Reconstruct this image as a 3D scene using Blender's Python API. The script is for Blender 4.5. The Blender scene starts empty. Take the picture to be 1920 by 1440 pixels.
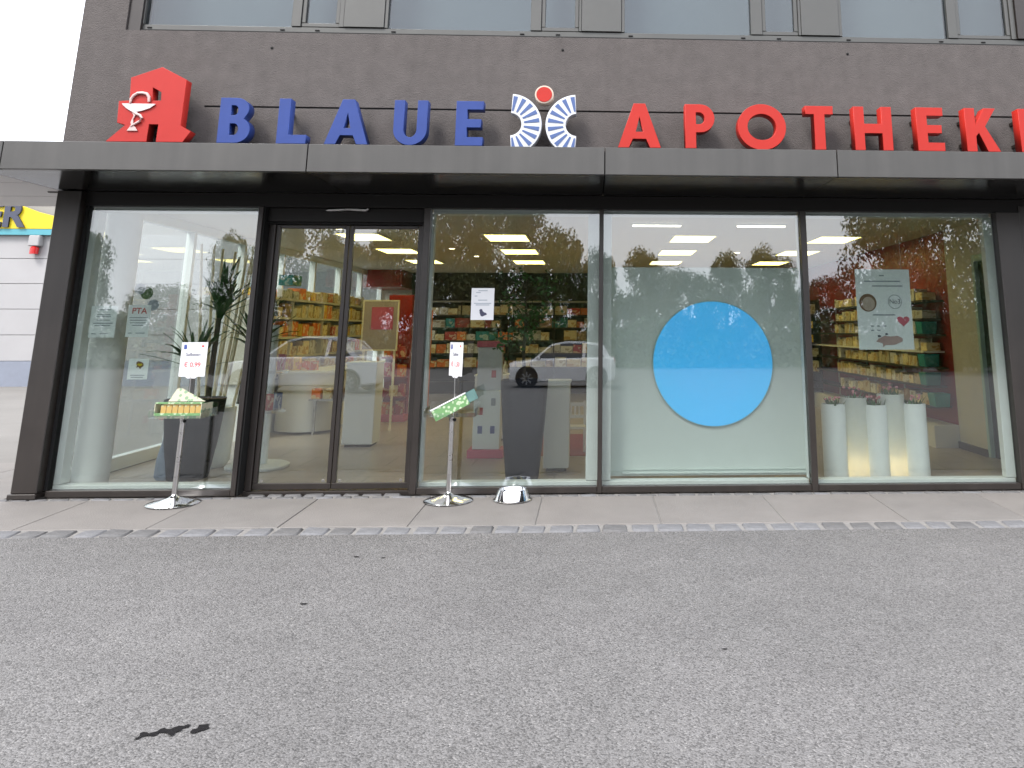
import bpy, bmesh, math, random
from mathutils import Matrix, Vector, Euler
R = math.radians
SC = bpy.context.scene
COL = SC.collection
random.seed(7)

# ------------------------------------------------------------------ camera
cam = bpy.data.cameras.new('camera')
cam.sensor_fit = 'HORIZONTAL'; cam.sensor_width = 36.0
cam.lens = 36.0 * 1450.0 / 1920.0
cam.shift_x = (960 - 1176.2) / 1920.0
cam.shift_y = (308.5 - 720) / 1920.0
cam.clip_start = 0.05; cam.clip_end = 2000
CAM = bpy.data.objects.new('camera', cam); COL.objects.link(CAM)
_p, _y, _r = 0.2102, -0.045747, 0.000947
_f = Vector((-math.sin(_y)*math.cos(_p), math.cos(_y)*math.cos(_p), math.sin(_p)))
_rt = Vector((math.cos(_y), math.sin(_y), 0)); _up = _rt.cross(_f)
_R = _rt*math.cos(_r) + _up*math.sin(_r); _U = _up*math.cos(_r) - _rt*math.sin(_r)
_m = Matrix((( _R.x, _U.x, -_f.x, 0), (_R.y, _U.y, -_f.y, -7.3), (_R.z, _U.z, -_f.z, 1.415), (0,0,0,1)))
CAM.matrix_world = _m
SC.camera = CAM

# ------------------------------------------------------------------ world, sun, exposure
SUN_EL, SUN_AZ = R(50), R(218)
W = bpy.data.worlds.new('World'); SC.world = W; W.use_nodes = True
nt = W.node_tree; nt.nodes.clear()
out = nt.nodes.new('ShaderNodeOutputWorld'); bg = nt.nodes.new('ShaderNodeBackground')
sky = nt.nodes.new('ShaderNodeTexSky'); sky.sky_type = 'NISHITA'; sky.sun_disc = False
sky.sun_elevation = SUN_EL; sky.sun_rotation = SUN_AZ; sky.dust_density = 4.0; sky.air_density = 1.2
tc = nt.nodes.new('ShaderNodeTexCoord'); nz = nt.nodes.new('ShaderNodeTexNoise')
nz.inputs['Scale'].default_value = 2.2; nz.inputs['Detail'].default_value = 5.0
ramp = nt.nodes.new('ShaderNodeValToRGB')
ramp.color_ramp.elements[0].position = 0.3; ramp.color_ramp.elements[0].color = (8.3, 8.6, 9.6, 1)
ramp.color_ramp.elements[1].position = 0.7; ramp.color_ramp.elements[1].color = (10.2, 10.3, 10.8, 1)
mix = nt.nodes.new('ShaderNodeMixRGB'); mix.inputs['Fac'].default_value = 0.86
nt.links.new(tc.outputs['Generated'], nz.inputs['Vector']); nt.links.new(nz.outputs['Fac'], ramp.inputs['Fac'])
nt.links.new(sky.outputs['Color'], mix.inputs['Color1']); nt.links.new(ramp.outputs['Color'], mix.inputs['Color2'])
nt.links.new(mix.outputs['Color'], bg.inputs['Color']); bg.inputs['Strength'].default_value = 0.1
nt.links.new(bg.outputs['Background'], out.inputs['Surface'])
sl = bpy.data.lights.new('sun', 'SUN'); sl.energy = 1.4; sl.angle = R(18); sl.color = (1.0, 0.965, 0.92)
SUN = bpy.data.objects.new('sun', sl); COL.objects.link(SUN)
_sd = Vector((math.sin(SUN_AZ)*math.cos(SUN_EL), math.cos(SUN_AZ)*math.cos(SUN_EL), math.sin(SUN_EL)))
SUN.rotation_euler = _sd.to_track_quat('Z', 'Y').to_euler(); SUN.location = _sd*60
vs = SC.view_settings
vs.view_transform = 'Standard'; vs.look = 'None'; vs.gamma = 1.0; vs.use_curve_mapping = False
vs.exposure = 1.9
cy = SC.cycles
cy.use_denoising = True; cy.max_bounces = 10; cy.transparent_max_bounces = 24; cy.glossy_bounces = 5
cy.diffuse_bounces = 5; cy.transmission_bounces = 6; cy.sample_clamp_indirect = 6.0; cy.caustics_reflective = False

# ------------------------------------------------------------------ materials
MATS = {}
def mat(name, col, rough=0.6, metal=0.0, var=0.0, vscale=6.0, bump=0.0, bscale=60.0, spec=0.5, emit=None, estr=0.0, coat=0.0, streak=0.0):
    m = bpy.data.materials.new(name); m.use_nodes = True; MATS[name] = m
    n = m.node_tree; b = n.nodes['Principled BSDF']
    b.inputs['Base Color'].default_value = (*col, 1); b.inputs['Roughness'].default_value = rough
    b.inputs['Metallic'].default_value = metal; b.inputs['Specular IOR Level'].default_value = spec
    b.inputs['Coat Weight'].default_value = coat
    t = n.nodes.new('ShaderNodeTexCoord')
    if var:
        x = n.nodes.new('ShaderNodeTexNoise'); x.inputs['Scale'].default_value = vscale; x.inputs['Detail'].default_value = 6
        x.inputs['Roughness'].default_value = 0.65
        r = n.nodes.new('ShaderNodeMapRange'); r.inputs['From Min'].default_value = 0.3; r.inputs['From Max'].default_value = 0.7
        r.inputs['To Min'].default_value = 1 - var; r.inputs['To Max'].default_value = 1 + var
        mm = n.nodes.new('ShaderNodeMixRGB'); mm.blend_type = 'MULTIPLY'; mm.inputs['Fac'].default_value = 1
        mm.inputs['Color1'].default_value = (*col, 1)
        n.links.new(t.outputs['Object'], x.inputs['Vector']); n.links.new(x.outputs['Fac'], r.inputs['Value'])
        n.links.new(r.outputs['Result'], mm.inputs['Color2']); n.links.new(mm.outputs['Color'], b.inputs['Base Color'])
        if streak:
            mp = n.nodes.new('ShaderNodeMapping'); mp.inputs['Scale'].default_value = (5.0, 5.0, 0.35)
            x2 = n.nodes.new('ShaderNodeTexNoise'); x2.inputs['Scale'].default_value = 2.0; x2.inputs['Detail'].default_value = 7
            r5 = n.nodes.new('ShaderNodeMapRange'); r5.inputs['From Min'].default_value = 0.35; r5.inputs['From Max'].default_value = 0.7
            r5.inputs['To Min'].default_value = 1 + streak*.4; r5.inputs['To Max'].default_value = 1 - streak
            m5 = n.nodes.new('ShaderNodeMixRGB'); m5.blend_type = 'MULTIPLY'; m5.inputs['Fac'].default_value = 1
            n.links.new(t.outputs['Object'], mp.inputs['Vector']); n.links.new(mp.outputs['Vector'], x2.inputs['Vector']); n.links.new(x2.outputs['Fac'], r5.inputs['Value'])
            n.links.new(mm.outputs['Color'], m5.inputs['Color1']); n.links.new(r5.outputs['Result'], m5.inputs['Color2']); n.links.new(m5.outputs['Color'], b.inputs['Base Color'])
        rr = n.nodes.new('ShaderNodeMapRange'); rr.inputs['To Min'].default_value = max(0.02, rough-0.08); rr.inputs['To Max'].default_value = min(1, rough+0.1)
        n.links.new(x.outputs['Fac'], rr.inputs['Value']); n.links.new(rr.outputs['Result'], b.inputs['Roughness'])
    if bump:
        x = n.nodes.new('ShaderNodeTexNoise'); x.inputs['Scale'].default_value = bscale; x.inputs['Detail'].default_value = 4
        bp = n.nodes.new('ShaderNodeBump'); bp.inputs['Strength'].default_value = bump; bp.inputs['Distance'].default_value = 0.01
        n.links.new(t.outputs['Object'], x.inputs['Vector']); n.links.new(x.outputs['Fac'], bp.inputs['Height'])
        n.links.new(bp.outputs['Normal'], b.inputs['Normal'])
    if emit:
        b.inputs['Emission Color'].default_value = (*emit, 1); b.inputs['Emission Strength'].default_value = estr
    return m

def glass_mat(name, refl, tint, rough=0.0):
    m = bpy.data.materials.new(name); m.use_nodes = True; MATS[name] = m
    n = m.node_tree; n.nodes.clear()
    o = n.nodes.new('ShaderNodeOutputMaterial'); mx = n.nodes.new('ShaderNodeMixShader')
    tr = n.nodes.new('ShaderNodeBsdfTransparent'); tr.inputs['Color'].default_value = (*tint, 1)
    gl = n.nodes.new('ShaderNodeBsdfGlossy'); gl.inputs['Roughness'].default_value = rough
    gl.inputs['Color'].default_value = (0.97, 0.98, 1.0, 1)
    lw = n.nodes.new('ShaderNodeLayerWeight'); lw.inputs['Blend'].default_value = 0.5
    pw = n.nodes.new('ShaderNodeMath'); pw.operation = 'POWER'; pw.inputs[1].default_value = 4.0
    mr = n.nodes.new('ShaderNodeMapRange'); mr.inputs['To Min'].default_value = refl; mr.inputs['To Max'].default_value = 0.95
    n.links.new(lw.outputs['Facing'], pw.inputs[0]); n.links.new(pw.outputs[0], mr.inputs['Value'])
    n.links.new(mr.outputs['Result'], mx.inputs['Fac']); n.links.new(tr.outputs[0], mx.inputs[1]); n.links.new(gl.outputs[0], mx.inputs[2])
    n.links.new(mx.outputs[0], o.inputs['Surface'])
    return m

glass_mat('shop_glass', 0.088, (0.76, 0.785, 0.772))
glass_mat('upper_glass', 0.056, (0.50, 0.55, 0.58))
glass_mat('side_glass', 0.04, (0.93, 0.96, 0.95))
glass_mat('clear_acrylic', 0.06, (0.93, 0.95, 0.94))
mat('plaster', (0.0794, 0.0713, 0.0684), 0.92, var=0.13, vscale=7, bump=0.7, bscale=90, spec=0.2, streak=0.06)
mat('plaster_dark', (0.02, 0.02, 0.02), 0.9)
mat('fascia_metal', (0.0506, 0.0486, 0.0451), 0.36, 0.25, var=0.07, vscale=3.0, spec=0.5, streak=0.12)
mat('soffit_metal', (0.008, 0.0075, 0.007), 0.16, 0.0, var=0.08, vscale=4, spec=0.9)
mat('side_soffit_lit', (0.5026, 0.4807, 0.4862), 0.4, 0.0, var=0.06, vscale=2, spec=0.5)  # soffit colour raised to carry ground bounce at the open left end
mat('window_metal', (0.0604, 0.0604, 0.0563), 0.38, 0.3, var=0.05, vscale=4)
mat('dark_frame', (0.0194, 0.0152, 0.0129), 0.38, 0.15, var=0.12, vscale=3, spec=0.5, streak=0.2)
mat('header_shaded', (0.007, 0.006, 0.0055), 0.5, var=0.1, spec=0.25)  # frame colour darkened to carry the deep shade under the canopy
mat('black_rubber', (0.008, 0.008, 0.008), 0.7, spec=0.2)
mat('white_frame', (0.80, 0.83, 0.81), 0.5, var=0.03)
mat('white_paint', (0.80, 0.80, 0.78), 0.55, var=0.03, vscale=2)
mat('cream_wall', (0.62, 0.59, 0.50), 0.75, var=0.04, vscale=2)
mat('ceiling_paint', (0.66, 0.63, 0.56), 0.85, var=0.02)
mat('red_wall', (0.30, 0.018, 0.014), 0.35, var=0.15, vscale=2)
mat('dark_band', (0.012, 0.010, 0.009), 0.5)
mat('brown_wood', (0.16, 0.075, 0.035), 0.5, var=0.25, vscale=5)
mat('shelf_wood', (0.045, 0.030, 0.022), 0.5, var=0.2)
mat('sign_blue', (0.017, 0.038, 0.162), 0.42, var=0.08, vscale=4, spec=0.25)
mat('sign_red', (0.315, 0.014, 0.008), 0.4, var=0.05, vscale=4, spec=0.25)
mat('emblem_red', (0.30, 0.014, 0.010), 0.45, var=0.05, vscale=4, spec=0.25)
mat('sign_white', (0.4290, 0.4400, 0.4620), 0.4, var=0.03)
mat('sign_cream', (0.4290, 0.3410, 0.2750), 0.4)
mat('sign_pink', (0.4400, 0.3025, 0.2860), 0.4, var=0.08, vscale=30)
mat('sign_pale', (0.46, 0.38, 0.38), 0.4)
mat('navy', (0.035, 0.07, 0.19), 0.4)
mat('chrome', (0.82, 0.83, 0.85), 0.06, 1.0, var=0.04, vscale=10)
mat('brushed_steel', (0.4368, 0.4212, 0.4134), 0.28, 1.0, var=0.06, vscale=20)
mat('paper', (0.6240, 0.6318, 0.6474), 0.7, var=0.02, vscale=20)
mat('paper_green', (0.82, 0.88, 0.87), 0.7, var=0.02, vscale=20)
mat('ink_dark', (0.05, 0.05, 0.09), 0.7)
mat('ink_grey', (0.30, 0.34, 0.38), 0.7)
mat('ink_red', (0.50, 0.07, 0.07), 0.7)
mat('ink_blue', (0.05, 0.08, 0.28), 0.7)
mat('board_white', (0.68, 0.74, 0.71), 0.5, var=0.015, vscale=1.5)
mat('mint', (0.42, 0.60, 0.57), 0.5)
mat('pink', (0.60, 0.10, 0.16), 0.45)
mat('teal_plastic', (0.02, 0.30, 0.28), 0.35)
mat('orange', (0.75, 0.19, 0.02), 0.45)
mat('pot_dark', (0.006, 0.008, 0.016), 0.6, var=0.12, vscale=5, spec=0.15)
mat('soil', (0.03, 0.02, 0.014), 0.95, bump=0.8, bscale=40)
mat('leaf_dark', (0.018, 0.085, 0.012), 0.45, var=0.35, vscale=9)
mat('leaf_ficus', (0.035, 0.11, 0.018), 0.45, var=0.4, vscale=7)
mat('leaf_tree_a', (0.0495, 0.0855, 0.0198), 0.6, var=0.45, vscale=1.1)
mat('leaf_tree_b', (0.0810, 0.0900, 0.0252), 0.6, var=0.4, vscale=1.3)
mat('leaf_tree_c', (0.040, 0.075, 0.024), 0.6, var=0.45, vscale=1.0)
mat('bark', (0.07, 0.052, 0.038), 0.9, var=0.3, vscale=6, bump=0.8, bscale=20)
mat('bamboo', (0.86, 0.76, 0.50), 0.45, var=0.15, vscale=12)
mat('flower_pink', (0.72, 0.30, 0.32), 0.6, var=0.15, vscale=30)
mat('fabric_blue', (0.20, 0.25, 0.33), 0.85, var=0.3, vscale=9)
mat('car_white', (0.90, 0.90, 0.90), 0.25, 0.0, coat=0.6)
mat('car_silver', (0.80, 0.81, 0.83), 0.25, 0.1, coat=0.6)
mat('car_glass', (0.015, 0.018, 0.020), 0.06, spec=0.8)
mat('tyre', (0.015, 0.015, 0.015), 0.85)
mat('rim', (0.45, 0.46, 0.48), 0.3, 0.9)
mat('lamp_red', (0.40, 0.01, 0.01), 0.2)
mat('lamp_clear', (0.75, 0.77, 0.8), 0.1)
mat('panel_white', (0.2645, 0.2616, 0.2645), 0.6, var=0.04, vscale=1.2)
mat('panel_cream', (0.2070, 0.2012, 0.1898), 0.6, var=0.04, vscale=1.2)
mat('base_blue', (0.1552, 0.1725, 0.2127), 0.7, var=0.06)
mat('yellow', (0.4730, 0.3740, 0.0000), 0.5)
mat('turquoise', (0.0550, 0.2310, 0.2750), 0.5)
mat('black_letter', (0.03, 0.035, 0.06), 0.5)
mat('screen_black', (0.01, 0.01, 0.012), 0.2)
mat('grass', (0.0287, 0.0489, 0.0115), 0.9, var=0.3, vscale=0.6)
mat('lit_panel', (0.8, 0.75, 0.6), 0.5, emit=(1.0, 0.82, 0.25), estr=2.35)
mat('lit_linear', (0.8, 0.8, 0.75), 0.5, emit=(1.0, 0.93, 0.75), estr=2.2)
mat('lit_spot', (0.8, 0.8, 0.7), 0.5, emit=(1.0, 0.85, 0.5), estr=3.0)
mat('lit_bulb', (0.8, 0.7, 0.5), 0.5, emit=(1.0, 0.72, 0.36), estr=3.0)

# blue disc: print with added emission so it glows, slight vertical change of the print colour
def disc_mat():
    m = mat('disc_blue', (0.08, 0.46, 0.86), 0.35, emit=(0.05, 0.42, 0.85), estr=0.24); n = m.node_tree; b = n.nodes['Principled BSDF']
    t = n.nodes.new('ShaderNodeTexCoord'); x = n.nodes.new('ShaderNodeTexNoise'); x.inputs['Scale'].default_value = 0.9
    r = n.nodes.new('ShaderNodeValToRGB')
    r.color_ramp.elements[0].position = 0.35; r.color_ramp.elements[0].color = (0.055, 0.47, 0.86, 1)
    r.color_ramp.elements[1].position = 0.65; r.color_ramp.elements[1].color = (0.12, 0.45, 0.93, 1)
    n.links.new(t.outputs['Object'], x.inputs['Vector']); n.links.new(x.outputs['Fac'], r.inputs['Fac'])
    n.links.new(r.outputs['Color'], b.inputs['Base Color'])
disc_mat()

def shell_mat():   # translucent plastic of the lit planters
    m = bpy.data.materials.new('planter_plastic'); m.use_nodes = True; MATS['planter_plastic'] = m
    n = m.node_tree; n.nodes.clear()
    o = n.nodes.new('ShaderNodeOutputMaterial'); mx = n.nodes.new('ShaderNodeMixShader'); mx.inputs['Fac'].default_value = 0.35
    d = n.nodes.new('ShaderNodeBsdfPrincipled'); d.inputs['Base Color'].default_value = (0.70, 0.76, 0.74, 1); d.inputs['Roughness'].default_value = 0.4
    t = n.nodes.new('ShaderNodeBsdfTranslucent'); t.inputs['Color'].default_value = (0.85, 0.82, 0.72, 1)
    n.links.new(d.outputs[0], mx.inputs[1]); n.links.new(t.outputs[0], mx.inputs[2]); n.links.new(mx.outputs[0], o.inputs['Surface'])
shell_mat()

def asphalt_mat():
    m = mat('asphalt', (0.13, 0.13, 0.13), 0.85, spec=0.3); n = m.node_tree; b = n.nodes['Principled BSDF']
    t = n.nodes.new('ShaderNodeTexCoord')
    v = n.nodes.new('ShaderNodeTexVoronoi'); v.inputs['Scale'].default_value = 128.0
    v2 = n.nodes.new('ShaderNodeTexVoronoi'); v2.inputs['Scale'].default_value = 230.0
    big = n.nodes.new('ShaderNodeTexNoise'); big.inputs['Scale'].default_value = 0.55; big.inputs['Detail'].default_value = 6
    med = n.nodes.new('ShaderNodeTexNoise'); med.inputs['Scale'].default_value = 4.5; med.inputs['Detail'].default_value = 3
    for q in (v, v2, big, med): n.links.new(t.outputs['Object'], q.inputs['Vector'])
    s1 = n.nodes.new('ShaderNodeSeparateColor'); n.links.new(v.outputs['Color'], s1.inputs[0])
    s2 = n.nodes.new('ShaderNodeSeparateColor'); n.links.new(v2.outputs['Color'], s2.inputs[0])
    r1 = n.nodes.new('ShaderNodeValToRGB'); e = r1.color_ramp.elements
    e[0].position = 0.0; e[0].color = (0.056, 0.0545, 0.0535, 1); e[1].position = 1.0; e[1].color = (0.180, 0.1745, 0.169, 1)
    e2 = e.new(0.5); e2.color = (0.116, 0.1125, 0.110, 1); e3 = e.new(0.93); e3.color = (0.130, 0.127, 0.126, 1)
    n.links.new(s1.outputs[0], r1.inputs['Fac'])
    r2 = n.nodes.new('ShaderNodeMapRange'); r2.inputs['To Min'].default_value = 0.84; r2.inputs['To Max'].default_value = 1.14
    n.links.new(s2.outputs[1], r2.inputs['Value'])
    r3 = n.nodes.new('ShaderNodeMapRange'); r3.inputs['From Min'].default_value = 0.3; r3.inputs['From Max'].default_value = 0.7
    r3.inputs['To Min'].default_value = 0.90; r3.inputs['To Max'].default_value = 1.08; n.links.new(big.outputs['Fac'], r3.inputs['Value'])
    r4 = n.nodes.new('ShaderNodeMapRange'); r4.inputs['From Min'].default_value = 0.3; r4.inputs['From Max'].default_value = 0.7
    r4.inputs['To Min'].default_value = 0.95; r4.inputs['To Max'].default_value = 1.05; n.links.new(med.outputs['Fac'], r4.inputs['Value'])
    p = r1.outputs['Color']
    for q in (r2, r3, r4):
        mm = n.nodes.new('ShaderNodeMixRGB'); mm.blend_type = 'MULTIPLY'; mm.inputs['Fac'].default_value = 1
        n.links.new(p, mm.inputs['Color1']); n.links.new(q.outputs['Result'], mm.inputs['Color2']); p = mm.outputs['Color']
    n.links.new(p, b.inputs['Base Color'])
    bp = n.nodes.new('ShaderNodeBump'); bp.inputs['Strength'].default_value = 0.7; bp.inputs['Distance'].default_value = 0.006
    n.links.new(v.outputs['Distance'], bp.inputs['Height']); bp.invert = True; n.links.new(bp.outputs['Normal'], b.inputs['Normal'])
asphalt_mat()
mat('stain', (0.007, 0.0065, 0.007), 0.75, var=0.25, vscale=40, spec=0.12)
mat('slab', (0.1507, 0.1414, 0.1334), 0.88, var=0.10, vscale=1.7, bump=0.35, bscale=90, spec=0.3)
mat('slab_b', (0.1437, 0.1363, 0.1294), 0.88, var=0.11, vscale=2.3, bump=0.35, bscale=90, spec=0.3)
mat('cobble', (0.122, 0.123, 0.129), 0.8, var=0.18, vscale=9, bump=0.6, bscale=35, spec=0.3)
mat('cobble_b', (0.0949, 0.0937, 0.0949), 0.8, var=0.2, vscale=9, bump=0.6, bscale=35, spec=0.3)
mat('mortar', (0.165, 0.159, 0.152), 0.95, var=0.15, vscale=14, bump=0.5, bscale=60)
mat('side_asphalt', (0.1495, 0.1437, 0.1351), 0.9, var=0.10, vscale=1.0, bump=0.4, bscale=120, spec=0.2)

def tile_floor():
    m = mat('floor_tiles', (0.24, 0.205, 0.17), 0.28, spec=0.45); n = m.node_tree; b = n.nodes['Principled BSDF']
    t = n.nodes.new('ShaderNodeTexCoord'); k = n.nodes.new('ShaderNodeTexBrick'); k.offset = 0.5
    k.inputs['Scale'].default_value = 1.0; k.inputs['Brick Width'].default_value = 0.9; k.inputs['Row Height'].default_value = 0.6
    k.inputs['Mortar Size'].default_value = 0.006; k.inputs['Color1'].default_value = (0.43, 0.37, 0.32, 1)
    k.inputs['Color2'].default_value = (0.40, 0.345, 0.30, 1); k.inputs['Mortar'].default_value = (0.20, 0.165, 0.13, 1)
    n.links.new(t.outputs['Object'], k.inputs['Vector']); n.links.new(k.outputs['Color'], b.inputs['Base Color'])
tile_floor()

def product_mat(name, base, ink):
    m = mat(name, base, 0.5); n = m.node_tree; b = n.nodes['Principled BSDF']
    t = n.nodes.new('ShaderNodeTexCoord'); oi = n.nodes.new('ShaderNodeObjectInfo')
    ad = n.nodes.new('ShaderNodeVectorMath'); ad.operation = 'ADD'
    v = n.nodes.new('ShaderNodeTexVoronoi'); v.distance = 'CHEBYCHEV'; v.inputs['Scale'].default_value = 3.2
    n.links.new(t.outputs['Object'], ad.inputs[0]); n.links.new(oi.outputs['Random'], ad.inputs[1]); n.links.new(ad.outputs[0], v.inputs['Vector'])
    s = n.nodes.new('ShaderNodeSeparateColor'); n.links.new(v.outputs['Color'], s.inputs[0])
    r = n.nodes.new('ShaderNodeValToRGB'); r.color_ramp.interpolation = 'CONSTANT'
    r.color_ramp.elements[0].color = (*base, 1); r.color_ramp.elements[1].position = 0.72; r.color_ramp.elements[1].color = (*ink, 1)
    n.links.new(s.outputs[0], r.inputs['Fac'])
    h = n.nodes.new('ShaderNodeHueSaturation'); mr = n.nodes.new('ShaderNodeMapRange'); mr.inputs['To Min'].default_value = 0.7; mr.inputs['To Max'].default_value = 1.15
    n.links.new(oi.outputs['Random'], mr.inputs['Value']); n.links.new(mr.outputs['Result'], h.inputs['Value'])
    n.links.new(r.outputs['Color'], h.inputs['Color']); n.links.new(h.outputs['Color'], b.inputs['Base Color'])
for nm, c, i in (('cream', (0.82, 0.70, 0.40), (0.62, 0.40, 0.14)), ('white', (0.76, 0.74, 0.66), (0.45, 0.40, 0.30)), ('yellow', (0.88, 0.58, 0.03), (0.75, 0.30, 0.03)),
                 ('orange', (0.82, 0.20, 0.03), (0.85, 0.60, 0.28)), ('red', (0.48, 0.05, 0.04), (0.70, 0.45, 0.30)), ('teal', (0.02, 0.24, 0.24), (0.35, 0.5, 0.45)),
                 ('blue', (0.05, 0.10, 0.22), (0.45, 0.5, 0.55)), ('green', (0.10, 0.30, 0.12), (0.6, 0.6, 0.4)), ('brown', (0.30, 0.18, 0.09), (0.5, 0.35, 0.2))):
    product_mat('product_' + nm, c, i)

# ------------------------------------------------------------------ mesh helpers
class MB:
    def __init__(s): s.v = []; s.f = []
    def box(s, a, b):
        x0,y0,z0 = a; x1,y1,z1 = b; n = len(s.v)
        s.v += [(x0,y0,z0),(x1,y0,z0),(x1,y1,z0),(x0,y1,z0),(x0,y0,z1),(x1,y0,z1),(x1,y1,z1),(x0,y1,z1)]
        s.f += [tuple(n+i for i in q) for q in ((0,3,2,1),(4,5,6,7),(0,1,5,4),(1,2,6,5),(2,3,7,6),(3,0,4,7))]
        return s
    def lathe(s, prof, seg=24, c=(0,0,0), cap=True):
        n = len(s.v); k = len(prof)
        for j in range(seg):
            a = 2*math.pi*j/seg
            for r,z in prof: s.v.append((c[0]+r*math.cos(a), c[1]+r*math.sin(a), c[2]+z))
        for j in range(seg):
            j2 = (j+1) % seg
            for i in range(k-1): s.f.append((n+j*k+i, n+j2*k+i, n+j2*k+i+1, n+j*k+i+1))
        if cap:
            s.f.append(tuple(n+j*k for j in range(seg-1,-1,-1))); s.f.append(tuple(n+j*k+k-1 for j in range(seg)))
        return s
    def tube(s, pts, rad, seg=8):
        pts = [Vector(p) for p in pts]; rs = rad if isinstance(rad, (list, tuple)) else [rad]*len(pts)
        n = len(s.v)
        for i, p in enumerate(pts):
            d = (pts[min(i+1, len(pts)-1)] - pts[max(i-1, 0)]).normalized()
            u = d.cross(Vector((0,0,1)));  u = d.cross(Vector((0,1,0))) if u.length < 0.05 else u
            u.normalize(); w = d.cross(u)
            for j in range(seg):
                a = 2*math.pi*j/seg; s.v.append(tuple(p + (u*math.cos(a) + w*math.sin(a))*rs[i]))
        for i in range(len(pts)-1):
            for j in range(seg):
                j2 = (j+1) % seg; s.f.append((n+i*seg+j, n+i*seg+j2, n+(i+1)*seg+j2, n+(i+1)*seg+j))
        s.f.append(tuple(n+j for j in range(seg-1,-1,-1))); s.f.append(tuple(n+(len(pts)-1)*seg+j for j in range(seg)))
        return s
    def loft(s, rings, cap=True):
        n = len(s.v); k = len(rings[0])
        for r in rings: s.v += [tuple(p) for p in r]
        for i in range(len(rings)-1):
            for j in range(k):
                j2 = (j+1) % k; s.f.append((n+i*k+j, n+i*k+j2, n+(i+1)*k+j2, n+(i+1)*k+j))
        if cap:
            s.f.append(tuple(n+j for j in range(k-1,-1,-1))); s.f.append(tuple(n+(len(rings)-1)*k+j for j in range(k)))
        return s
    def mesh(s, name, m, smooth=False, bevel=0.0, bseg=1):
        me = bpy.data.meshes.new(name); me.from_pydata(s.v, [], s.f)
        bm = bmesh.new(); bm.from_mesh(me)
        bmesh.ops.recalc_face_normals(bm, faces=bm.faces)
        if bevel: bmesh.ops.bevel(bm, geom=[e for e in bm.edges if len(e.link_faces) == 2 and e.calc_face_angle(0) > 0.5], offset=bevel, segments=bseg, profile=0.5, affect='EDGES')
        bm.to_mesh(me); bm.free()
        if m: me.materials.append(MATS[m])
        if smooth:
            for p in me.polygons: p.use_smooth = True
            try: me.set_sharp_from_angle(angle=R(40))
            except Exception: pass
        return me
    def build(s, name, m, parent=None, smooth=False, bevel=0.0, loc=None, bseg=1):
        return put(name, s.mesh(name, m, smooth, bevel, bseg), parent, loc)

def put(name, me, parent=None, loc=None, rot=None, scale=None):
    o = bpy.data.objects.new(name, me); COL.objects.link(o)
    if parent: o.parent = parent
    if loc: o.location = loc
    if rot: o.rotation_euler = rot
    if scale: o.scale = scale
    return o
def box(name, a, b, m, parent=None, bevel=0.0):
    a, b = [min(p,q) for p,q in zip(a,b)], [max(p,q) for p,q in zip(a,b)]
    c = [(p+q)/2 for p,q in zip(a,b)]
    base = Vector((0,0,0))
    mb = MB().box([p-q for p,q in zip(a,c)], [p-q for p,q in zip(b,c)])
    o = mb.build(name, m, parent, bevel=bevel)
    off = parent_world(parent) if parent else base
    o.location = Vector(c) - off
    return o
def parent_world(p):
    v = Vector((0,0,0))
    while p: v += p.location; p = p.parent
    return v
def tag(o, label, cat=None, group=None, kind=None):
    if label: o['label'] = label
    if cat: o['category'] = cat
    if group: o['group'] = group
    if kind: o['kind'] = kind
    return o
def thing(name, loc, label, cat, group=None, rz=0.0):
    o = bpy.data.objects.new(name, None); COL.objects.link(o); o.empty_display_size = 0.2
    o.location = loc; o.rotation_euler = (0,0,rz)
    return tag(o, label, cat, group)
def copy_tree(o, parent=None):
    c = o.copy(); COL.objects.link(c); c.parent = parent
    for ch in list(o.children): copy_tree(ch, c)
    return c
def curve_mesh(name, loops, depth, m, bevel=0.0):
    """prism from 2-D outlines (x,z) with holes; front face at y=0, back at y=depth"""
    cu = bpy.data.curves.new(name, 'CURVE'); cu.dimensions = '2D'; cu.fill_mode = 'BOTH'; cu.extrude = depth/2 - bevel
    cu.bevel_depth = bevel; cu.bevel_resolution = 1; cu.offset = -bevel
    for lp in loops:
        sp = cu.splines.new('POLY'); sp.points.add(len(lp)-1); sp.use_cyclic_u = True
        for p,(x,z) in zip(sp.points, lp): p.co = (x, z, 0, 1)
    return _cu_mesh(name, cu, depth, m)
def _cu_mesh(name, cu, depth, m):
    o = bpy.data.objects.new(name, cu); COL.objects.link(o)
    dg = bpy.context.evaluated_depsgraph_get(); dg.update()
    me = bpy.data.meshes.new_from_object(o.evaluated_get(dg)); me.name = name
    bpy.data.objects.remove(o); bpy.data.curves.remove(cu)
    me.transform(Matrix.Rotation(R(90), 4, 'X')); me.transform(Matrix.Translation((0, depth/2, 0)))
    me.materials.clear(); me.materials.append(MATS[m])
    return me
def text_mesh(name, body, size, m, depth=0.0006, bold=0.0, align='CENTER'):
    cu = bpy.data.curves.new(name, 'FONT'); cu.body = body; cu.size = size; cu.align_x = align; cu.align_y = 'CENTER'
    cu.extrude = depth/2; cu.offset = bold
    return _cu_mesh(name, cu, depth, m)
def arc(cx, cz, rx, rz, a0, a1, n):
    return [(cx+rx*math.cos(R(a0+(a1-a0)*i/n)), cz+rz*math.sin(R(a0+(a1-a0)*i/n))) for i in range(n+1)]

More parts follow.
